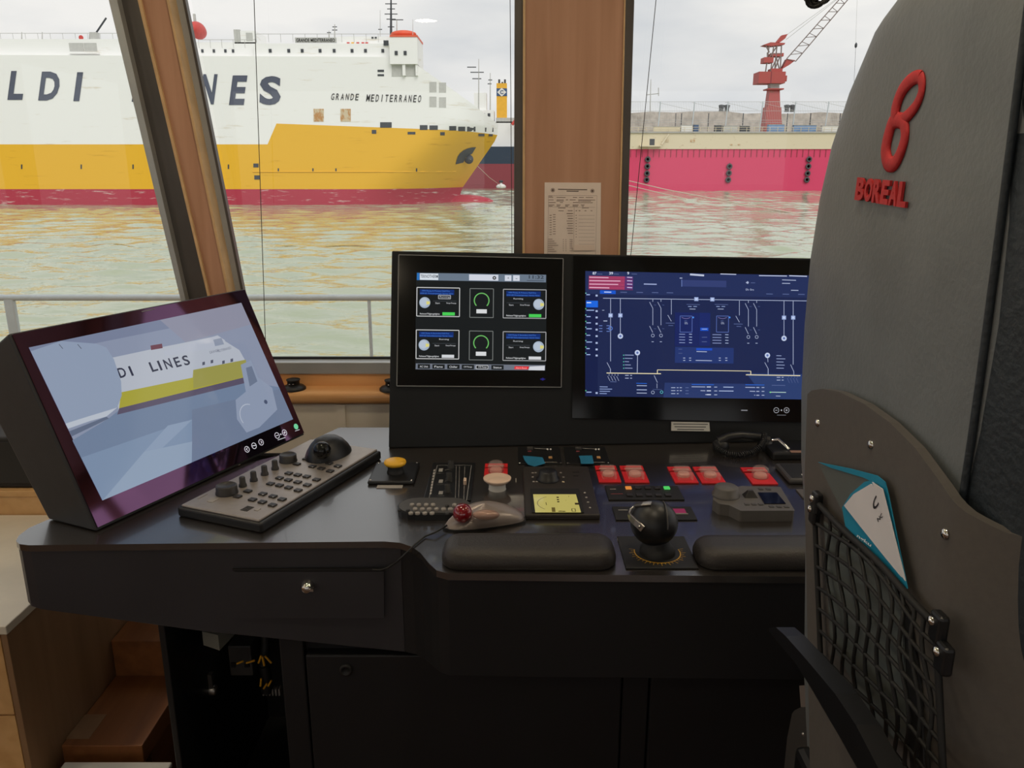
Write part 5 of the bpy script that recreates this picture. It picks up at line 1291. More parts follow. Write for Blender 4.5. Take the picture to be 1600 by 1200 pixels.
for y in (634, 660, 684): lc.rect(652 + (y - 634) * .15, y + 6, 676 + (y - 634) * .15, y - 7, IN)
lc.text('S', 670, 800, 90, 34, IN, .03); lc.rect(600, 800, 634, 748, (96, 82, 40)); lc.frame(830, 796, 862, 762, 8, IN); lc.rect(862, 718, 905, 696, IN); lc.line(790, 618, 792, 628, 5, IN); lc.line(752, 668, 764, 669, 5, IN)
lc.mb.build('display', 'screen', t)
for q in ((972, 582), (990, 635), (1008, 690), (1030, 752)): MB().ball(A_(*q, .0105), .0026, .0026, .0014, 10, 6).build('side_key', 'keyw', t)
for q, mt in (((380, 358), 'keyw'), ((380, 405), 'keyw'), ((392, 458), 'keyw'), ((428, 458), 'keyw'), ((730, 405), 'keyw'), ((728, 460), 'rust'), ((700, 356), 'keyw'), ((415, 356), 'keyw'), ((632, 350), 'keyw')):
    p = A_(*q, .010); MB().box(p.x - .0022, p.x + .0022, p.y - .0022, p.y + .0022, p.z, p.z + .001).build('mark', mt, t)
for dz_, w in ((350, .007), (392, .005)): p = A_(870, dz_, .010); MB().box(p.x - w, p.x + w, p.y - .001, p.y + .001, p.z, p.z + .001).build('slot', 'blackm', t)
p = A_(190, 440); tag(MB().box(p.x - .001, p.x + .001, p.y - .012, p.y + .008, DZ, DZ + .002).build('fixing_slot', 'keyw', None, .0004), 'thin upright slot mark left of the autopilot unit', 'mark')

# ---- two switch panels with blue tape at the foot of the housing
for i, (sx, tape, who) in enumerate(((0, [(270, 165), (385, 172), (490, 182), (525, 250), (400, 285), (325, 262), (285, 210)], 'left'), (548, [(905, 165), (1055, 160), (1066, 205), (1076, 252), (930, 255), (922, 208)], 'right'))):
    a = A_(215 + sx, 262); b = A_(715 + sx, 262); bk_ = A_(400 + sx, 30); bk_.y = min(bk_.y, H_(850, 695).y - .012)
    t = thing('switch_panel', 'flat black switch panel with blue tape, ' + who + ' of the two below the monitors', 'panel', ((a.x + b.x) / 2, (a.y + bk_.y) / 2, DZ), 'switch panels below the monitors')
    MB().box(a.x, b.x, a.y, bk_.y, DZ, DZ + .003).build('plate', 'blackp', t, .001)
    for q in ((550, 88), (584, 88)): MB().ball(A_(q[0] + sx, q[1], .006), .0022).build('pin', 'white', t)
    MB().tube([A_(400 + sx, 76, .006), A_(550 + sx, 84, .006)], .0009, 5).build('lever', 'steel', t)
    p = A_(350 + sx, 90, .003); MB().box(p.x - .007, p.x + .007, p.y - .006, p.y + .004, p.z, p.z + .006).build('rocker', 'greyd', t, .001)
    p = A_(345 + sx, 112, .003); MB().box(p.x - .004, p.x + .004, p.y - .002, p.y + .002, p.z, p.z + .001).build('red_mark', 'hull_redd', t)
    p = A_(582 + sx, 182, .003); MB().box(p.x - .004, p.x + .004, p.y - .006, p.y + .006, p.z, p.z + .001).build('red_mark', 'rust', t)
    MB().tube([A_(500 + sx, 235, .0045), A_(655 + sx, 236, .0045)], .0012, 5).build('lever', 'steel', t)
    for q in (235, 700): MB().ball(A_(q + sx - (sx > 0) * 10 * (q > 300), 240, .003), .0022, .0022, .001, 8, 5).build('screw', 'chrome', t)
    tp_ = MB().prism([A_(*q, .0065) for q in tape], (0, 0, .0008)).build('tape', 'blue_tape', t)

# ---- key panel with orange and green lamps, and the magenta strip panel
G_ = lambda x, y, dz=0.0: dk(900 + x * .2375, 660 + y * .2375, dz)
a, b, c_ = G_(215, 515), G_(715, 515), G_(400, 425)
t = thing('lamp_key_panel', 'black key panel with lit orange and green keys', 'panel', ((a.x + b.x) / 2, (a.y + c_.y) / 2, DZ))
MB().box(a.x, b.x, a.y, c_.y, DZ, DZ + .003).build('plate', 'blackm', t, .001)
for i in range(5):
    for j, y in enumerate((435, 482)):
        p = G_(345 + i * 63 + (8 if j else 0), y, .003); mt = 'lamp_on_orange' if (i, j) == (0, 0) else 'lamp_on_green' if (i, j) == (4, 0) else 'key'
        MB().box(p.x - .006, p.x + .006, p.y - .006, p.y + .006, p.z, p.z + .003).build('key', mt, t, .0008)
p = G_(243, 440, .003); MB().box(p.x - .006, p.x + .006, p.y - .001, p.y + .001, p.z, p.z + .0006).build('marking', 'keyw', t)
p = G_(268, 471, .003); MB().box(p.x - .012, p.x + .012, p.y - .0008, p.y + .0008, p.z, p.z + .0006).build('marking', 'hull_redd', t)
a, b, c_ = G_(262, 648), G_(800, 648), G_(400, 562)
t = thing('indicator_strip_panel', 'black panel with a magenta indicator window behind the ball lever', 'panel', ((a.x + b.x) / 2, (a.y + c_.y) / 2, DZ))
MB().box(a.x, b.x, a.y, c_.y, DZ, DZ + .003).build('plate', 'blackm', t, .001)
a, b, c_ = G_(645, 602, .003), G_(728, 602, .003), G_(640, 572, .003); MB().box(a.x, b.x, a.y, c_.y, DZ + .003, DZ + .0045).build('indicator_window', 'ind_magenta', t)
MB().box(a.x - .002, b.x + .002, a.y - .003, a.y - .001, DZ + .003, DZ + .005).build('window_rim', 'keyw', t)
p = G_(310, 577, .003); MB().box(p.x - .009, p.x + .009, p.y - .001, p.y + .001, p.z, p.z + .0006).build('marking', 'keyw', t)

# ---- ball lever on scale plate
x0, x1, y0, y1 = R(978, 1092, 840, 890)
t = thing('ball_lever', 'black ball shaped thruster lever with silver strap on a scale plate', 'lever', ((x0 + x1) / 2, (y0 + y1) / 2, DZ))
pl = MB().box(x0, x1, y0, y1, DZ, DZ + .003).build('plate', 'blackm', t, .001)
cb = dk(1027, 863, .003)
sc_ = MB()
for k in range(49):
    an = math.radians(-195 + 210 * k / 48); e = V((math.cos(an), math.sin(an), 0)); w = V((-e.y, e.x, 0)); r0 = .0385; r1 = .0475 if k % 4 == 0 else .044
    if k % 2 == 0: sc_.add([cb + e * r0 + w * .0004 + V((0, 0, .0003)), cb + e * r0 - w * .0004 + V((0, 0, .0003)), cb + e * r1 - w * .0004 + V((0, 0, .0003)), cb + e * r1 + w * .0004 + V((0, 0, .0003))], [[0, 1, 2, 3]], 0, False, s2l((206, 160, 40)))
pr = [cb + V((math.cos(math.radians(-195 + 210 * k / 40)), math.sin(math.radians(-195 + 210 * k / 40)), 0)) * r + V((0, 0, .0003)) for k in range(41) for r in (.0375, .0390)]
sc_.add(pr, [[2 * i, 2 * i + 1, 2 * i + 3, 2 * i + 2] for i in range(40)], 0, False, s2l((206, 160, 40)))
sc_.build('scale', 'print', pl)
MB().lathe([(.030, 0), (.029, .008), (.022, .016), (.019, .024)], cb, 24).build('neck', 'blackm', t)
bc = cb + V((-.007, .004, .052)); 
bl = MB().ball(bc, .0395, .038, .038, 32, 20).build('ball', 'blackp', t)
rim = []
for k in range(25):
    an = math.radians(-70 + 240 * k / 24); rim.append(bc + V((.010, 0, 0)) + V((.30, -.15, 0)).normalized() * .006 + V((0, math.cos(an), math.sin(an))) * .0365)
MB().tube(rim, .0012, 6).build('seam_ring', 'greyd', bl)
st = []
for px, py in ((1018, 786), (1004, 787), (992, 789), (985, 795), (982, 803), (985, 809), (992, 816), (999, 822), (1004, 827)):
    dr_ = ray(px, py).normalized(); oc = EYE - bc; b_ = oc.dot(dr_); q_ = b_ * b_ - (oc.length_squared - .0415 ** 2)
    st.append(EYE + dr_ * (-b_ - math.sqrt(max(0, q_))))
rg = []
for i, p in enumerate(st):
    tt = (st[min(i + 1, len(st) - 1)] - st[max(i - 1, 0)]).normalized(); ou = (p - bc).normalized(); sd = tt.cross(ou).normalized(); w = .0045 + .0018 * i / 8
    rg.append([p + sd * w + ou * .001, p - sd * w + ou * .001, p - sd * w - ou * .003, p + sd * w - ou * .003])
sp2 = MB().rings(rg, 0, False).build('strap', 'steel', t, .0012)
MB().lathe([(.0026, 0), (.0026, .001), (0, .0014)], st[-2] + V((0, -.0018, 0)), 10, 0, (1, 0, 0), (0, 0, 1), (0, -1, 0)).build('strap_screw', 'chrome', sp2)
p = dk(970, 842, .002); tag(MB().box(p.x - .006, p.x + .006, p.y - .004, p.y + .004, DZ, DZ + .0022).build('tag_plate', 'keyw', None, .0005), 'tiny white tag plate left of the ball lever', 'label')

# ---- grey dial controller
t = thing('dial_controller', 'grey controller with a big round dial and small dark screen', 'controller', G_(1200, 560))
hC = .022
pl_ = [G_(*q, hC) for q in ((900, 505), (905, 470), (950, 440), (1090, 418), (1345, 424), (1440, 580), (1085, 582), (1010, 545), (940, 535))]
MB().prism([p - V((0, 0, hC)) for p in pl_], (0, 0, hC)).build('body', 'grey', t, .004, 3)
c_ = G_(985, 480, hC); MB().lathe([(.026, 0), (.026, .004), (.023, .006), (.0225, .017), (.020, .019), (0, .019)], c_, 30).build('dial', 'grey', t)
q4 = [G_(*q, hC) for q in ((1195, 465), (1320, 465), (1380, 538), (1240, 538))]; MB().prism(q4, (0, 0, .0015)).build('screen', 'bezel_black', t)
jy = G_(1145, 485, hC); MB().rings([[jy + V((sx * .013, sy * .010, 0)) for sx, sy in ((-1, -1), (1, -1), (1, 1), (-1, 1))], [jy + V((sx * .009, sy * .006, .006)) for sx, sy in ((-1, -1), (1, -1), (1, 1), (-1, 1))], [jy + V((sx * .005, sy * .003, .012)) for sx, sy in ((-1, -1), (1, -1), (1, 1), (-1, 1))]], 0, False).build('rocker', 'key', t, .001)
for q in ((1125, 540), (1170, 540), (1215, 540), (1285, 555), (1335, 556), (1385, 557), (1215, 440), (1265, 441)): 
    p = G_(*q, hC); MB().box(p.x - .0045, p.x + .0045, p.y - .004, p.y + .004, p.z, p.z + .0015).build('key', 'greyd', t, .0006)

# ---- handset with coiled cord
t = thing('telephone_handset', 'black telephone handset with coiled cord below the blue screen', 'telephone', G_(1150, 190))
c_ = G_(1090, 190)
hs = [c_ + V((-.05, .012, .018)), c_ + V((-.03, .012, .030)), c_ + V((.0, .012, .034)), c_ + V((.04, .012, .030)), c_ + V((.06, .012, .020))]
MB().tube(hs, [.014, .011, .010, .011, .014], 12).build('handle', 'blackp', t)
for s_ in (-.045, .056): MB().lathe([(.017, 0), (.019, .006), (.016, .020), (.01, .024)], c_ + V((s_, .012, 0)), 18).build('earpiece', 'blackp', t)
pa = [G_(915, 130, .02), G_(930, 175, .012), G_(990, 205, .008), (G_(1070, 215, .008)), G_(1150, 200, .010), G_(1210, 160, .02), G_(1235, 120, .032), G_(1240, 75, .045)]
path = []
for i in range(len(pa) - 1):
    for k in range(12): path.append(lerp(pa[i], pa[i + 1], k / 12))
coil = []
for i in range(len(path) * 8):
    f_ = i / 8; k = min(int(f_), len(path) - 2); p = lerp(path[k], path[k + 1], f_ - k); tt = (path[k + 1] - path[k]).normalized(); a1_ = tt.cross(V((0, 0, 1))).normalized(); a2_ = tt.cross(a1_)
    an = i * 2 * math.pi / 16; coil.append(p + (a1_ * math.cos(an) + a2_ * math.sin(an)) * .0055)
MB().tube(coil, .0014, 5).build('coiled_cord', 'blackp', t)
t2 = thing('handset_cradle', 'black handset cradle with chrome hook and brass plate by the chair', 'cradle', G_(1380, 220))
a, b, c_ = G_(1290, 250), G_(1560, 250), G_(1350, 160)
MB().box(a.x, b.x, a.y, c_.y, DZ, DZ + .018).build('body', 'blackp', t2, .005); p = G_(1290, 118, .03)
MB().tube([p, p + V((.012, -.006, .004)), p + V((.024, -.02, -.006)), V((p.x + .03, p.y - .03, DZ + .018))], .004, 8).build('hook', 'chrome', t2)
p = G_(1470, 195, .018); MB().box(p.x - .02, p.x + .02, p.y - .006, p.y + .006, p.z, p.z + .002).build('plate', 'mouse_b', t2, .0008)
# ---- small tray and socket at the right
a, b, c_ = G_(1400, 410), G_(1640, 410), G_(1400, 300)
t = thing('small_tray', 'small black raised tray with a lit mark beside the chair', 'tray', ((a.x + b.x) / 2, (a.y + c_.y) / 2, DZ))
MB().box(a.x, b.x, a.y, c_.y, DZ, DZ + .012).build('body', 'greyd', t, .005); MB().box(a.x + .008, b.x - .008, a.y + .008, c_.y - .008, DZ + .012, DZ + .0125).build('inlay', 'blackm', t)
p = G_(1500, 345, .0125); MB().box(p.x - .005, p.x + .005, p.y - .0025, p.y + .0025, p.z, p.z + .001).build('mark', 'white', t)
a, b, c_ = G_(1495, 505), G_(1640, 505), G_(1460, 447)
tag(MB().box(a.x, b.x, a.y, c_.y, DZ, DZ + .003).build('key_plate', 'grey', None, .0008), 'flat grey key plate on the worktop beside the chair edge', 'panel')
#--SECTION4--

# ================================================================== HELM CHAIR (turned sideways, back towards us)
YC, XB_ = .85, .405
sil = [(1420, 0), (1385, 60), (1340, 150), (1310, 230), (1290, 310), (1275, 400), (1266, 500), (1262, 600), (1263, 700)]
prof_ = sorted([(at_x(px, py, .45).z, at_x(px, py, .45).y - YC) for px, py in sil])
ztop = prof_[-1][0]; hwt = prof_[-1][1]
chair = thing('helm_chair', 'dark grey leather helm chair seen from behind with red 8 BOREAL emblem', 'chair', (.75, YC, 0))
levels = [(.60, prof_[0][1] - .14), (.90, prof_[0][1] - .05)] + prof_
for k in range(1, 9):
    an = math.pi / 2 * k / 8; levels.append((ztop + .115 * math.sin(an), hwt * max(.04, math.cos(an) ** .8)))
def cring(z, hw, k=1.0):
    out_ = []
    for i in range(96):
        th = 2 * math.pi * i / 96; c_, s_ = math.cos(th), math.sin(th)
        d_ = .085 * min(1, (hw / .18) ** .6) if hw < .18 else .085
        out_.append(V((.49 + d_ * math.copysign(abs(s_) ** .55, s_), YC + hw * math.copysign(abs(c_) ** .62, c_), z)))
    return out_
# finer levels for a smooth outline
lv = []
for (z0, h0), (z1, h1) in zip(levels, levels[1:]):
    for k in range(3): lv.append((lerp(z0, z1, k / 3), lerp(h0, h1, k / 3)))
lv.append(levels[-1])
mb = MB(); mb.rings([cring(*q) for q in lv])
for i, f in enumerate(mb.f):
    if len(f) == 4 and sum(mb.v[j].y for j in f) / 4 < .668 + .06 * max(0, mb.v[f[0]].z - 1.15) ** 1.3: mb.mi[i] = 1  # near side of the seam takes the shaded leather tone
mb.build('back_cushion', ['leather', 'leather_shaded'], chair)
seam = [V((XB_ + .0005 + .002 * max(0, (z - 1.4)), .668 + .06 * max(0, z - 1.15) ** 1.3, z)) for z in [.62 + .05 * i for i in range(20)]]
MB().tube(seam, .0035, 8).build('piping', 'leather_shaded', chair)
# emblem and lettering
XE = XB_ - .001
def squash(mb, X0, k):
    for v_ in mb.v: v_.x = X0 + (v_.x - X0) * k
    return mb
def loop(ctrs, rads, name):
    pts = [at_x(px, py, XE) for px, py in ctrs]; n_ = len(pts); path = []; rr = []
    for i in range(n_):
        p0, p1, p2, p3 = (pts[(i + k - 1) % n_] for k in range(4))
        for k in range(6):
            t_ = k / 6; path.append(.5 * ((2 * p1) + (p2 - p0) * t_ + (2 * p0 - 5 * p1 + 4 * p2 - p3) * t_ ** 2 + (3 * p1 - p0 - 3 * p2 + p3) * t_ ** 3)); rr.append(lerp(rads[i], rads[(i + 1) % n_], t_))
    path += path[:1]; rr += rr[:1]
    return squash(MB().tube(path, rr, 10), XE, .35)
em = loop([(1438, 121), (1424, 125), (1409, 143), (1400, 168), (1400, 186), (1412, 186), (1430, 167), (1440, 142)], [.0066, .0076, .0086, .009, .0085, .0072, .0066, .006], 'emblem')
em2 = loop([(1396, 190), (1388, 212), (1384, 236), (1388, 254), (1398, 255), (1408, 236), (1414, 212), (1411, 191)], [.009, .0095, .0098, .0092, .0085, .008, .0078, .008], 'emblem')
o0 = len(em.v); em.v += em2.v; em.f += [[i + o0 for i in f] for f in em2.f]; em.mi += em2.mi; em.sm += em2.sm; em.c += em2.c
em.build('emblem', 'redlogo', chair)
xs_l = [1338, 1351.5, 1364.5, 1377.5, 1390.5, 1404, 1418.5]
for i, ch in enumerate('BOREAL'):
    xa_, xb_ = xs_l[i] + .6, xs_l[i + 1] - .6; ya, yb_ = 312 + (xa_ - 1338) * .16, 312 + (xb_ - 1338) * .16; hpx = 35 + (xa_ - 1338) * .06
    a = at_x(xa_, ya, XE); b = at_x(xb_, yb_, XE); tp_ = at_x(xa_ + hpx * .14, ya - hpx, XE)
    MB().text(ch, a, b - a, tp_ - a, (-.003, 0, 0), 0, None, .045).build('letter', 'redlogo', chair)
# moulded back shell
XS = .388
top = [at_x(px, py, XS) for px, py in ((1261.5, 616), (1268, 610), (1285, 607.5), (1310, 612), (1350, 631), (1390, 660), (1430, 700), (1470, 755), (1500, 800), (1530, 832), (1560, 848), (1600, 862), (1650, 880))]
def shx(Y): return XS + (max(0, .655 - Y) ** 1.4) * 1.6
cols = [(p.y, p.z) for p in top] + [(.52, top[-1].z - .02)]
fine = []
for (a, b), (c_, d_) in zip(cols, cols[1:]):
    for k in range(4): fine.append((lerp(a, c_, k / 4), lerp(b, d_, k / 4)))
fine.append(cols[-1])
out_, inn_ = [], []
for k in range(9):
    row = []
    for y, z in fine:
        zz = lerp(z, .22, k / 8); row.append(V((shx(y), y - .40 * max(0, 1.06 - zz) * max(0, y - .70) / .38, zz)))
    out_.append(row)
    inn_.append([p + V((.010, 0, 0)) for p in out_[-1]])
ms = MB(); nC = len(fine)
ms.rings(out_, 0, True, False, False); ms.rings([r_[::-1] for r_ in inn_], 0, True, False, False)
ms.add(out_[0] + inn_[0], [[i, nC + i, nC + i + 1, i + 1] for i in range(nC - 1)])
ms.add([r_[0] for r_ in out_] + [r_[0] for r_ in inn_], [[i, i + 1, 9 + i + 1, 9 + i] for i in range(8)])
ms.build('back_shell', 'shell', chair)
for q in ((1278, 661), (1361, 695), (1477, 834)): MB().lathe([(.0052, 0), (.0048, .0015), (.003, .003), (0, .0034)], at_x(*q, XS), 14, 0, (0, 1, 0), (0, 0, 1), (-1, 0, 0)).build('rivet', 'chrome', chair)
# pocket net
TLn, TRn, BLn, BRn = (1272, 779), (1462, 974), (1284, 1075), (1478, 1290)
XN = XS - .008
def NP(s_, t_, sag=0.0):
    a = (lerp(TLn[0], TRn[0], s_), lerp(TLn[1], TRn[1], s_)); b = (lerp(BLn[0], BRn[0], s_), lerp(BLn[1], BRn[1], s_))
    px, py = lerp(a[0], b[0], t_), lerp(a[1], b[1], t_) - sag * math.sin(math.pi * min(1, s_ * 1.15)) * 40
    bul = .020 * math.sin(math.pi * s_) * math.sin(math.pi * (.12 + .8 * t_))
    return at_x(px, py + math.sin(s_ * 9 + t_ * 7) * 3, XN - bul)
net = MB().tube([NP(i / 16, 0) for i in range(17)], .0036, 8).build('pocket_net', 'net', chair)
for j in range(1, 9):
    MB().tube([NP(i / 16, j / 8.5, .55 * (1 - j / 12)) for i in range(17)], .0022, 6).build('net_cord', 'net', net)
for i in range(0, 11):
    s_ = i / 10; MB().tube([NP(s_ + .03 * math.sin(j * .9 + i), j / 12, .55 * min(1, j / 2) * (1 - j / 18)) if 0 < s_ < 1 else NP(s_, j / 12) for j in range(13)], .0021 if 0 < s_ < 1 else .0032, 6).build('net_cord', 'net', net)
for q in ((1271, 779), (1459, 970), (1467, 1018), (1268, 795)):
    p = at_x(*q, XN - .004); MB().obox(p + V((.003, -.004, -.004)), (.005, 0, 0), (0, .009, 0), (0, 0, .014)).build('net_clip', 'blackp', net, .003); MB().lathe([(.0045, 0), (.004, .002), (0, .003)], p - V((.002, 0, 0)), 12, 0, (0, 1, 0), (0, 0, 1), (-1, 0, 0)).build('clip_rivet', 'chrome', net)
# black curved side moulding and bracket below the net
Z7 = lambda x, y: (1200 + x / 4, 940 + y / 4)
XP = .335
edge = [at_x(*Z7(*q), XP) for q in ((120, 165), (165, 160), (230, 215), (330, 320), (440, 440), (560, 575), (700, 770), (850, 1040), (1100, 1500))]
inner = [at_x(*Z7(*q), XP) for q in ((118, 185), (160, 235), (220, 300), (300, 390), (400, 540), (500, 700), (600, 860), (720, 1060), (980, 1560))]
poly = edge + inner[::-1]
MB().prism([V((p.x, p.y, p.z)) for p in poly], (-.022, 0, 0)).build('side_moulding', 'blackp', chair, .004, 3)
MB().tube([p + V((-.020, 0, 0)) for p in inner], .0013, 6).build('moulding_trim', 'grey', chair)
br = [at_x(*Z7(*q), .42) for q in ((150, 700), (165, 680), (200, 662), (270, 655), (320, 655), (330, 1100), (95, 1100), (120, 850))]
bo = MB().prism(br, (.006, 0, 0)).build('bracket', 'greyd', chair, .001)
MB().prism([at_x(*Z7(*q), .42) for q in ((195, 525), (228, 523), (286, 615), (280, 655), (205, 660))], (.02, 0, 0)).build('bracket_tab', 'mouse', bo, .001)
MB().lathe([(.003, 0), (.002, .002), (0, .0025)], at_x(*Z7(220, 828), .42), 10, 0, (0, 1, 0), (0, 0, 1), (-1, 0, 0)).build('bracket_rivet', 'steel', bo)
# the parts of the chair that face away
MB().box(.57, 1.08, YC - .23, YC + .23, .50, .62).build('seat', 'leather', chair, .04, 4)
MB().box(.55, 1.06, YC - .22, YC + .22, .44, .505).build('seat_pan', 'shell', chair, .01)
for sy in (-1, 1): MB().box(.60, .98, YC + sy * .262 - .03, YC + sy * .262 + .03, .76, .81).build('armrest', 'leather', chair, .018, 3); MB().box(.62, .70, YC + sy * .245 - .012, YC + sy * .245 + .012, .46, .77).build('armrest_post', 'shell', chair, .005)
MB().lathe([(.09, .03), (.07, .05), (.055, .08), (.055, .40), (.08, .44)], (.80, YC, 0), 24).build('pedestal', 'steel', chair)
MB().lathe([(.24, 0), (.24, .012), (.10, .03), (.09, .04)], (.80, YC, 0), 32).build('base', 'blackp', chair)
MB().box(.395, .60, YC - .10, YC + .10, .44, .62).build('hinge_block', 'blackp', chair, .01)
# brochure and booklets tucked into the net
XO = XS - .006
bro = thing('brochure', 'blue folded brochure with white insert tucked into the chair net', 'brochure', at_x(1400, 900, XO))
def sheet(pts, X, mt, name, par, th=.0012): return MB().prism([at_x(px, py, X) for px, py in pts], (-th, 0, 0)).build(name, mt, par)
sheet([(1281, 726), (1375, 752), (1384, 770), (1417, 918), (1400, 912), (1340, 848), (1318, 800)], XO, 'paper_grey', 'inner_pages', bro)
sheet([(1279, 722), (1330, 732), (1372, 743), (1384, 753), (1389, 772), (1419, 919), (1411, 900), (1381, 770), (1374, 757), (1350, 746), (1300, 731)], XO - .0014, 'brochure_blue', 'back_cover', bro)
sheet([(1317, 793), (1330, 772), (1352, 753), (1364, 750), (1386, 790), (1419, 920), (1390, 896), (1350, 850), (1322, 822)], XO - .003, 'brochure_blue', 'front_cover', bro, .001)
wi = sheet([(1320, 790), (1335, 772), (1362, 756), (1376, 770), (1410, 902), (1385, 872), (1345, 822)], XO - .0042, 'brochure_white', 'insert', bro, .001)
sheet([(1364, 753), (1380, 764), (1416, 908), (1410, 900)], XO - .0054, 'brochure_white', 'insert_fold', bro, .001)
bt = MB()
for s_t, a, b, c_ in (('C', (1366, 800), (1375, 784), (1362, 786)), ('NO', (1372, 816), (1381, 806), (1370, 810))):
    A0, B0, C0 = at_x(*a, XO - .0056), at_x(*b, XO - .0056), at_x(*c_, XO - .0056); bt.text(s_t, A0, B0 - A0, C0 - A0, None, 0, s2l((30, 30, 40)), .02)
bt.build('insert_print', 'print', wi)
bp_ = MB(); A0, B0, C0 = at_x(1338, 840, XO - .0062), at_x(1360, 856, XO - .0062), at_x(1340, 834, XO - .0062); bp_.text('ngku', A0, B0 - A0, C0 - A0, None, 0, s2l((235, 240, 245)), .02); bp_.build('cover_print', 'print', bro)
bk2 = thing('booklet', 'grey booklets held flat behind the chair net', 'booklet', at_x(1400, 1150, XO))
sheet([(1290, 815), (1345, 860), (1400, 915), (1412, 960), (1420, 1160), (1380, 1150), (1300, 1000)], XS - .0025, 'paper_grey', 'cover', bk2, .002)
sheet([(1405, 925), (1424, 955), (1440, 1060), (1446, 1200), (1425, 1200), (1414, 1000)], XS - .0005, 'blackm', 'spine', bk2, .0018)

# ================================================================== LEFT CABINET, STEPS, SMALL THINGS
CX = -.97; CT = .553
cab = thing('low_cabinet', 'light oak low cabinet with cream top at the left edge', 'cabinet', (-1.5, 1.8, 0))
yn = at_x(10, 990, CX).y
MB().box(-2.2, CX - .012, yn + .012, 1.86, .0, CT - .02).build('carcass', 'wood_light', cab)
MB().box(CX - .012, CX, yn, 1.86, 0, CT - .018).build('end_panel', 'wood_end', cab, .001)
MB().box(-2.2, CX + .004, yn - .004, 1.86, CT - .018, CT).build('top', 'cream', cab, .002)
zsm = at_y(20, 1118, yn).z
for x_a, x_b in ((-1.58, CX - .014), (-2.2, -1.584)):
    MB().box(x_a, x_b, yn, yn + .014, zsm + .002, CT - .022).build('drawer_front', 'wood_light', cab, .001); MB().box(x_a, x_b, yn, yn + .014, .05, zsm - .002).build('drawer_front', 'wood_light', cab, .001)
sh = thing('wall_shelf', 'low oak shelf box behind the cream cabinet top', 'shelf', (-1.6, 2.0, 0))
MB().box(-2.4, -1.0, 1.864, 2.15, 0, .60).build('box', 'wood_light', sh, .002); MB().box(-2.4, -.99, 1.862, 2.15, .60, .616).build('top', 'wood_light', sh, .002)
eq = thing('equipment_box', 'black equipment box on the oak shelf behind the angled monitor', 'box', (-1.35, 1.98, .616))
MB().box(-1.6, -1.10, 1.88, 2.10, .616, .752).build('body', 'blackm', eq, .006); MB().box(-1.58, -1.12, 1.878, 1.88, .63, .74).build('front', 'blackp', eq, .002)
stp = thing('wooden_step', 'brown wooden step between the oak cabinet and the console', 'step', (-.85, 1.6, 0))
s0, s1 = at_z(95, 1165, .2), at_z(220, 1168, .2)
MB().box(CX + .002, s1.x, s0.y, 1.70, .154, .2).build('tread', 'wood_step', stp, .002)
MB().box(CX + .002, s1.x - .01, s0.y + .05, 1.70, 0, .154).build('riser_box', 'wood_step', stp); MB().box(CX + .002, s1.x + .06, 1.70, 1.98, 0, .296).build('upper_step', 'wood_step', stp, .002)
p = at_z(132, 1140, .2); MB().box(p.x - .025, p.x + .025, p.y - .03, p.y + .05, .2, .201).build('worn_label', 'wood_end', stp)
wb = thing('white_box', 'white box with flat lid on the floor before the step', 'box', (-.78, 1.28, 0))
q0, q1 = at_z(104, 1190, .19), at_z(264, 1194, .19)
MB().box(q0.x, q1.x, 1.12, q0.y - .004, 0, .178).build('body', 'white', wb, .004); MB().box(q0.x - .004, q1.x + .004, 1.116, q0.y, .178, .19).build('lid', 'white', wb, .003)

# round black vents on the sill
for px, py, who in ((463, 604, 'round black vent on the wooden sill beside the angled monitor'), (612, 609, 'round black vent on the sill half hidden by the monitor housing')):
    c_ = at_z(px, py, .797); c_.y = min(c_.y, 2.165); t = thing('sill_vent', who, 'vent', c_, 'vents on the window sill')
    MB().lathe([(.034, 0), (.034, .005), (.028, .010), (.020, .012), (.016, .014)], c_, 28).build('flange', 'blackp', t); MB().lathe([(.017, .012), (.017, .024), (.019, .026), (.019, .029), (0, .029)], c_, 24).build('cap', 'blackm', t)
    for dx in (-.006, .004): MB().ball(c_ + V((dx, -.017, .018)), .0022).build('screw', 'chrome', t)
# blind guide wires
for e_, who in (((397, 0, 412, 450), 'left front window'), ((797, 0, 800, 395), 'left front window beside the pillar'), ((1025, 0, 986, 395), 'right front window')):
    a, b = linept(*e_, 2.19, ZT), linept(*e_, 2.19, .80); t = thing('blind_wire', 'thin dark blind guide wire in front of the ' + who, 'wire', b, 'blind guide wires')
    MB().tube([a, b], .0010, 6).build('wire', 'wire', t); MB().lathe([(.006, -.003), (.006, .003), (.002, .008)], b, 12).build('anchor', 'steel', t)
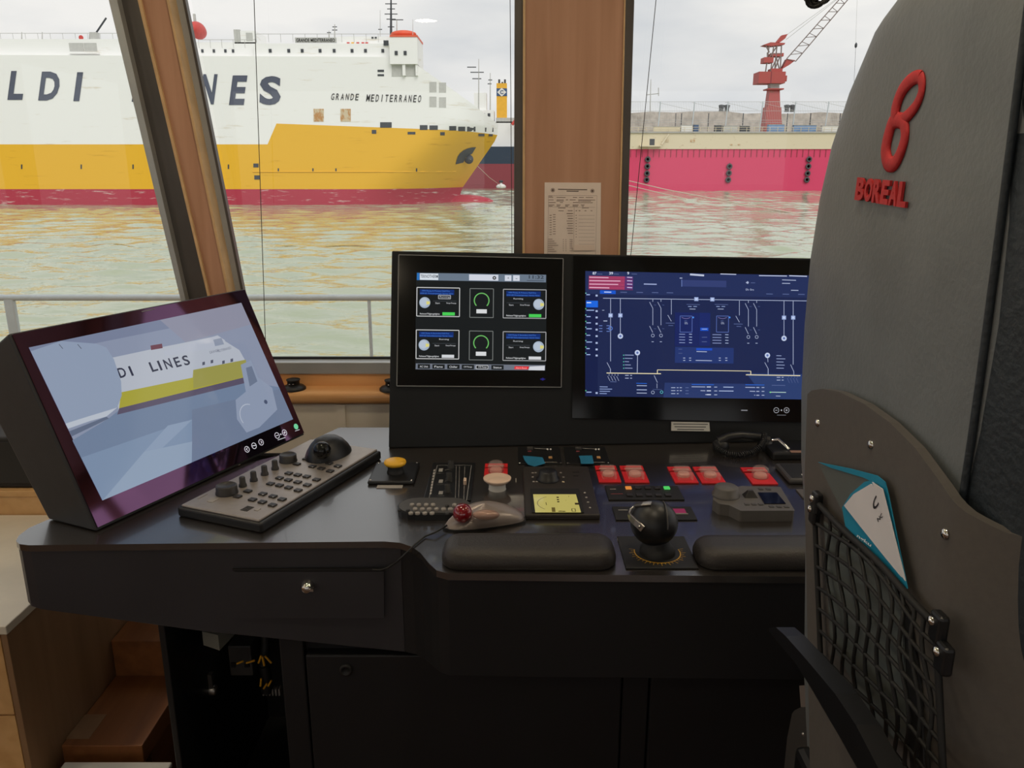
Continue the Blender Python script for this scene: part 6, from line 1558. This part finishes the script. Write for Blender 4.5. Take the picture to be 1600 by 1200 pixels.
# laminated notice on the pillar
no_ = thing('notice_sheet', 'laminated manoeuvring notice sheet taped to the wooden pillar', 'notice', at_y(894, 400, 2.148))
NYp = 2.1495
MB().prism([at_y(851, 285, NYp), at_y(939, 285.5, NYp), at_y(938, 412, NYp), at_y(850, 412, NYp)], (0, -.0012, 0)).build('sheet', 'notice', no_)
nt = Flat(V((0, NYp - .0016, 0)), (0, -1, 0), (1, 0, 0), (0, 0, 1)); nt.tx = lambda x, y: (820 + x * .1167, 270 + y * .1167); nt.sc = .1167
K1, K2 = (92, 74, 66), (140, 118, 108)
for x, y in ((375, 232), (905, 243)): nt.disc(x, y, 30, (176, 158, 148), 8); nt.disc(x, y, 14, K1, 8)
nt.line(445, 221, 835, 227, 11, K1); nt.line(560, 245, 720, 248, 11, K1)
for y, xs2 in ((312, ((320, 370),)), (330, ((320, 380), (425, 545), (645, 700), (725, 790), (815, 915))), (362, ((320, 385), (425, 520), (550, 580), (600, 680), (715, 945))), (378, ((425, 520), (715, 885))), (398, ((320, 412), (470, 510), (645, 910))), (430, ((320, 395), (425, 480), (540, 600), (640, 720), (750, 800))), (446, ((320, 370), (425, 470), (540, 580), (640, 710), (760, 790))), (470, ((445, 545), (765, 855))), (508, ((450, 520), (575, 640), (680, 700), (720, 745), (800, 825), (880, 905)))):
    for a, b in xs2: nt.line(a, y, b, y + (b - a) * .01, 7, K2 if y > 300 else K1)
for i in range(9): nt.line(330, 570 + i * 32, 360, 570 + i * 32, 8, K2); nt.line(376, 560 + i * 32, 412, 560 + i * 32, 7, K2); nt.line(560 + (i % 3) * 8, 545 + i * 33, 645, 545 + i * 33, 6 if i % 2 else 9, K2); nt.line(680, 570 + i * 36, 694, 570 + i * 36, 7, K2); nt.line(720, 571 + i * 48, 935, 572 + i * 48, 2.5, K2) if i < 9 else None
for i in range(7): nt.line(310, 888 + i * 27, 370 + (i % 4) * 26, 888 + i * 27, 7, K2); nt.line(510, 893 + i * 25, 520, 893 + i * 25, 8, K2); nt.line(545, 893 + i * 25, 556, 893 + i * 25, 8, K2); nt.line(598, 893 + i * 25, 640, 893 + i * 25, 6, K2)
nt.frame(315, 305, 945, 1100, 2.5, K2); nt.line(660, 455, 655, 1050, 2.5, K2); nt.line(320, 455, 940, 462, 2.5, K2); nt.rect(655, 1040, 930, 965, (228, 208, 194))
nt.mb.build('print', 'print', no_)
# coiled microphone cord hanging from the ceiling
c_ = at_y(1275, 2, 1.5)
t = thing('hanging_cord', 'black coiled microphone cord bundle hanging above the crane view', 'cord', c_)
for k, (dx, dz, r) in enumerate(((-.004, .004, .014), (.003, .008, .013), (.008, .012, .015), (-.006, .014, .013), (.0, .02, .014))):
    pts = [c_ + V((dx + r * math.cos(a), (k - 2) * .004 + .004 * math.sin(a * 2), dz + r * math.sin(a))) for a in [2 * math.pi * i / 20 for i in range(21)]]
    MB().tube(pts, .0036, 7).build('loop', 'blackm', t)
MB().tube([c_ + V((0, 0, .03)), c_ + V((.004, 0, .2)), V((c_.x, c_.y, ZC - .001))], .003, 6).build('lead', 'blackm', t)
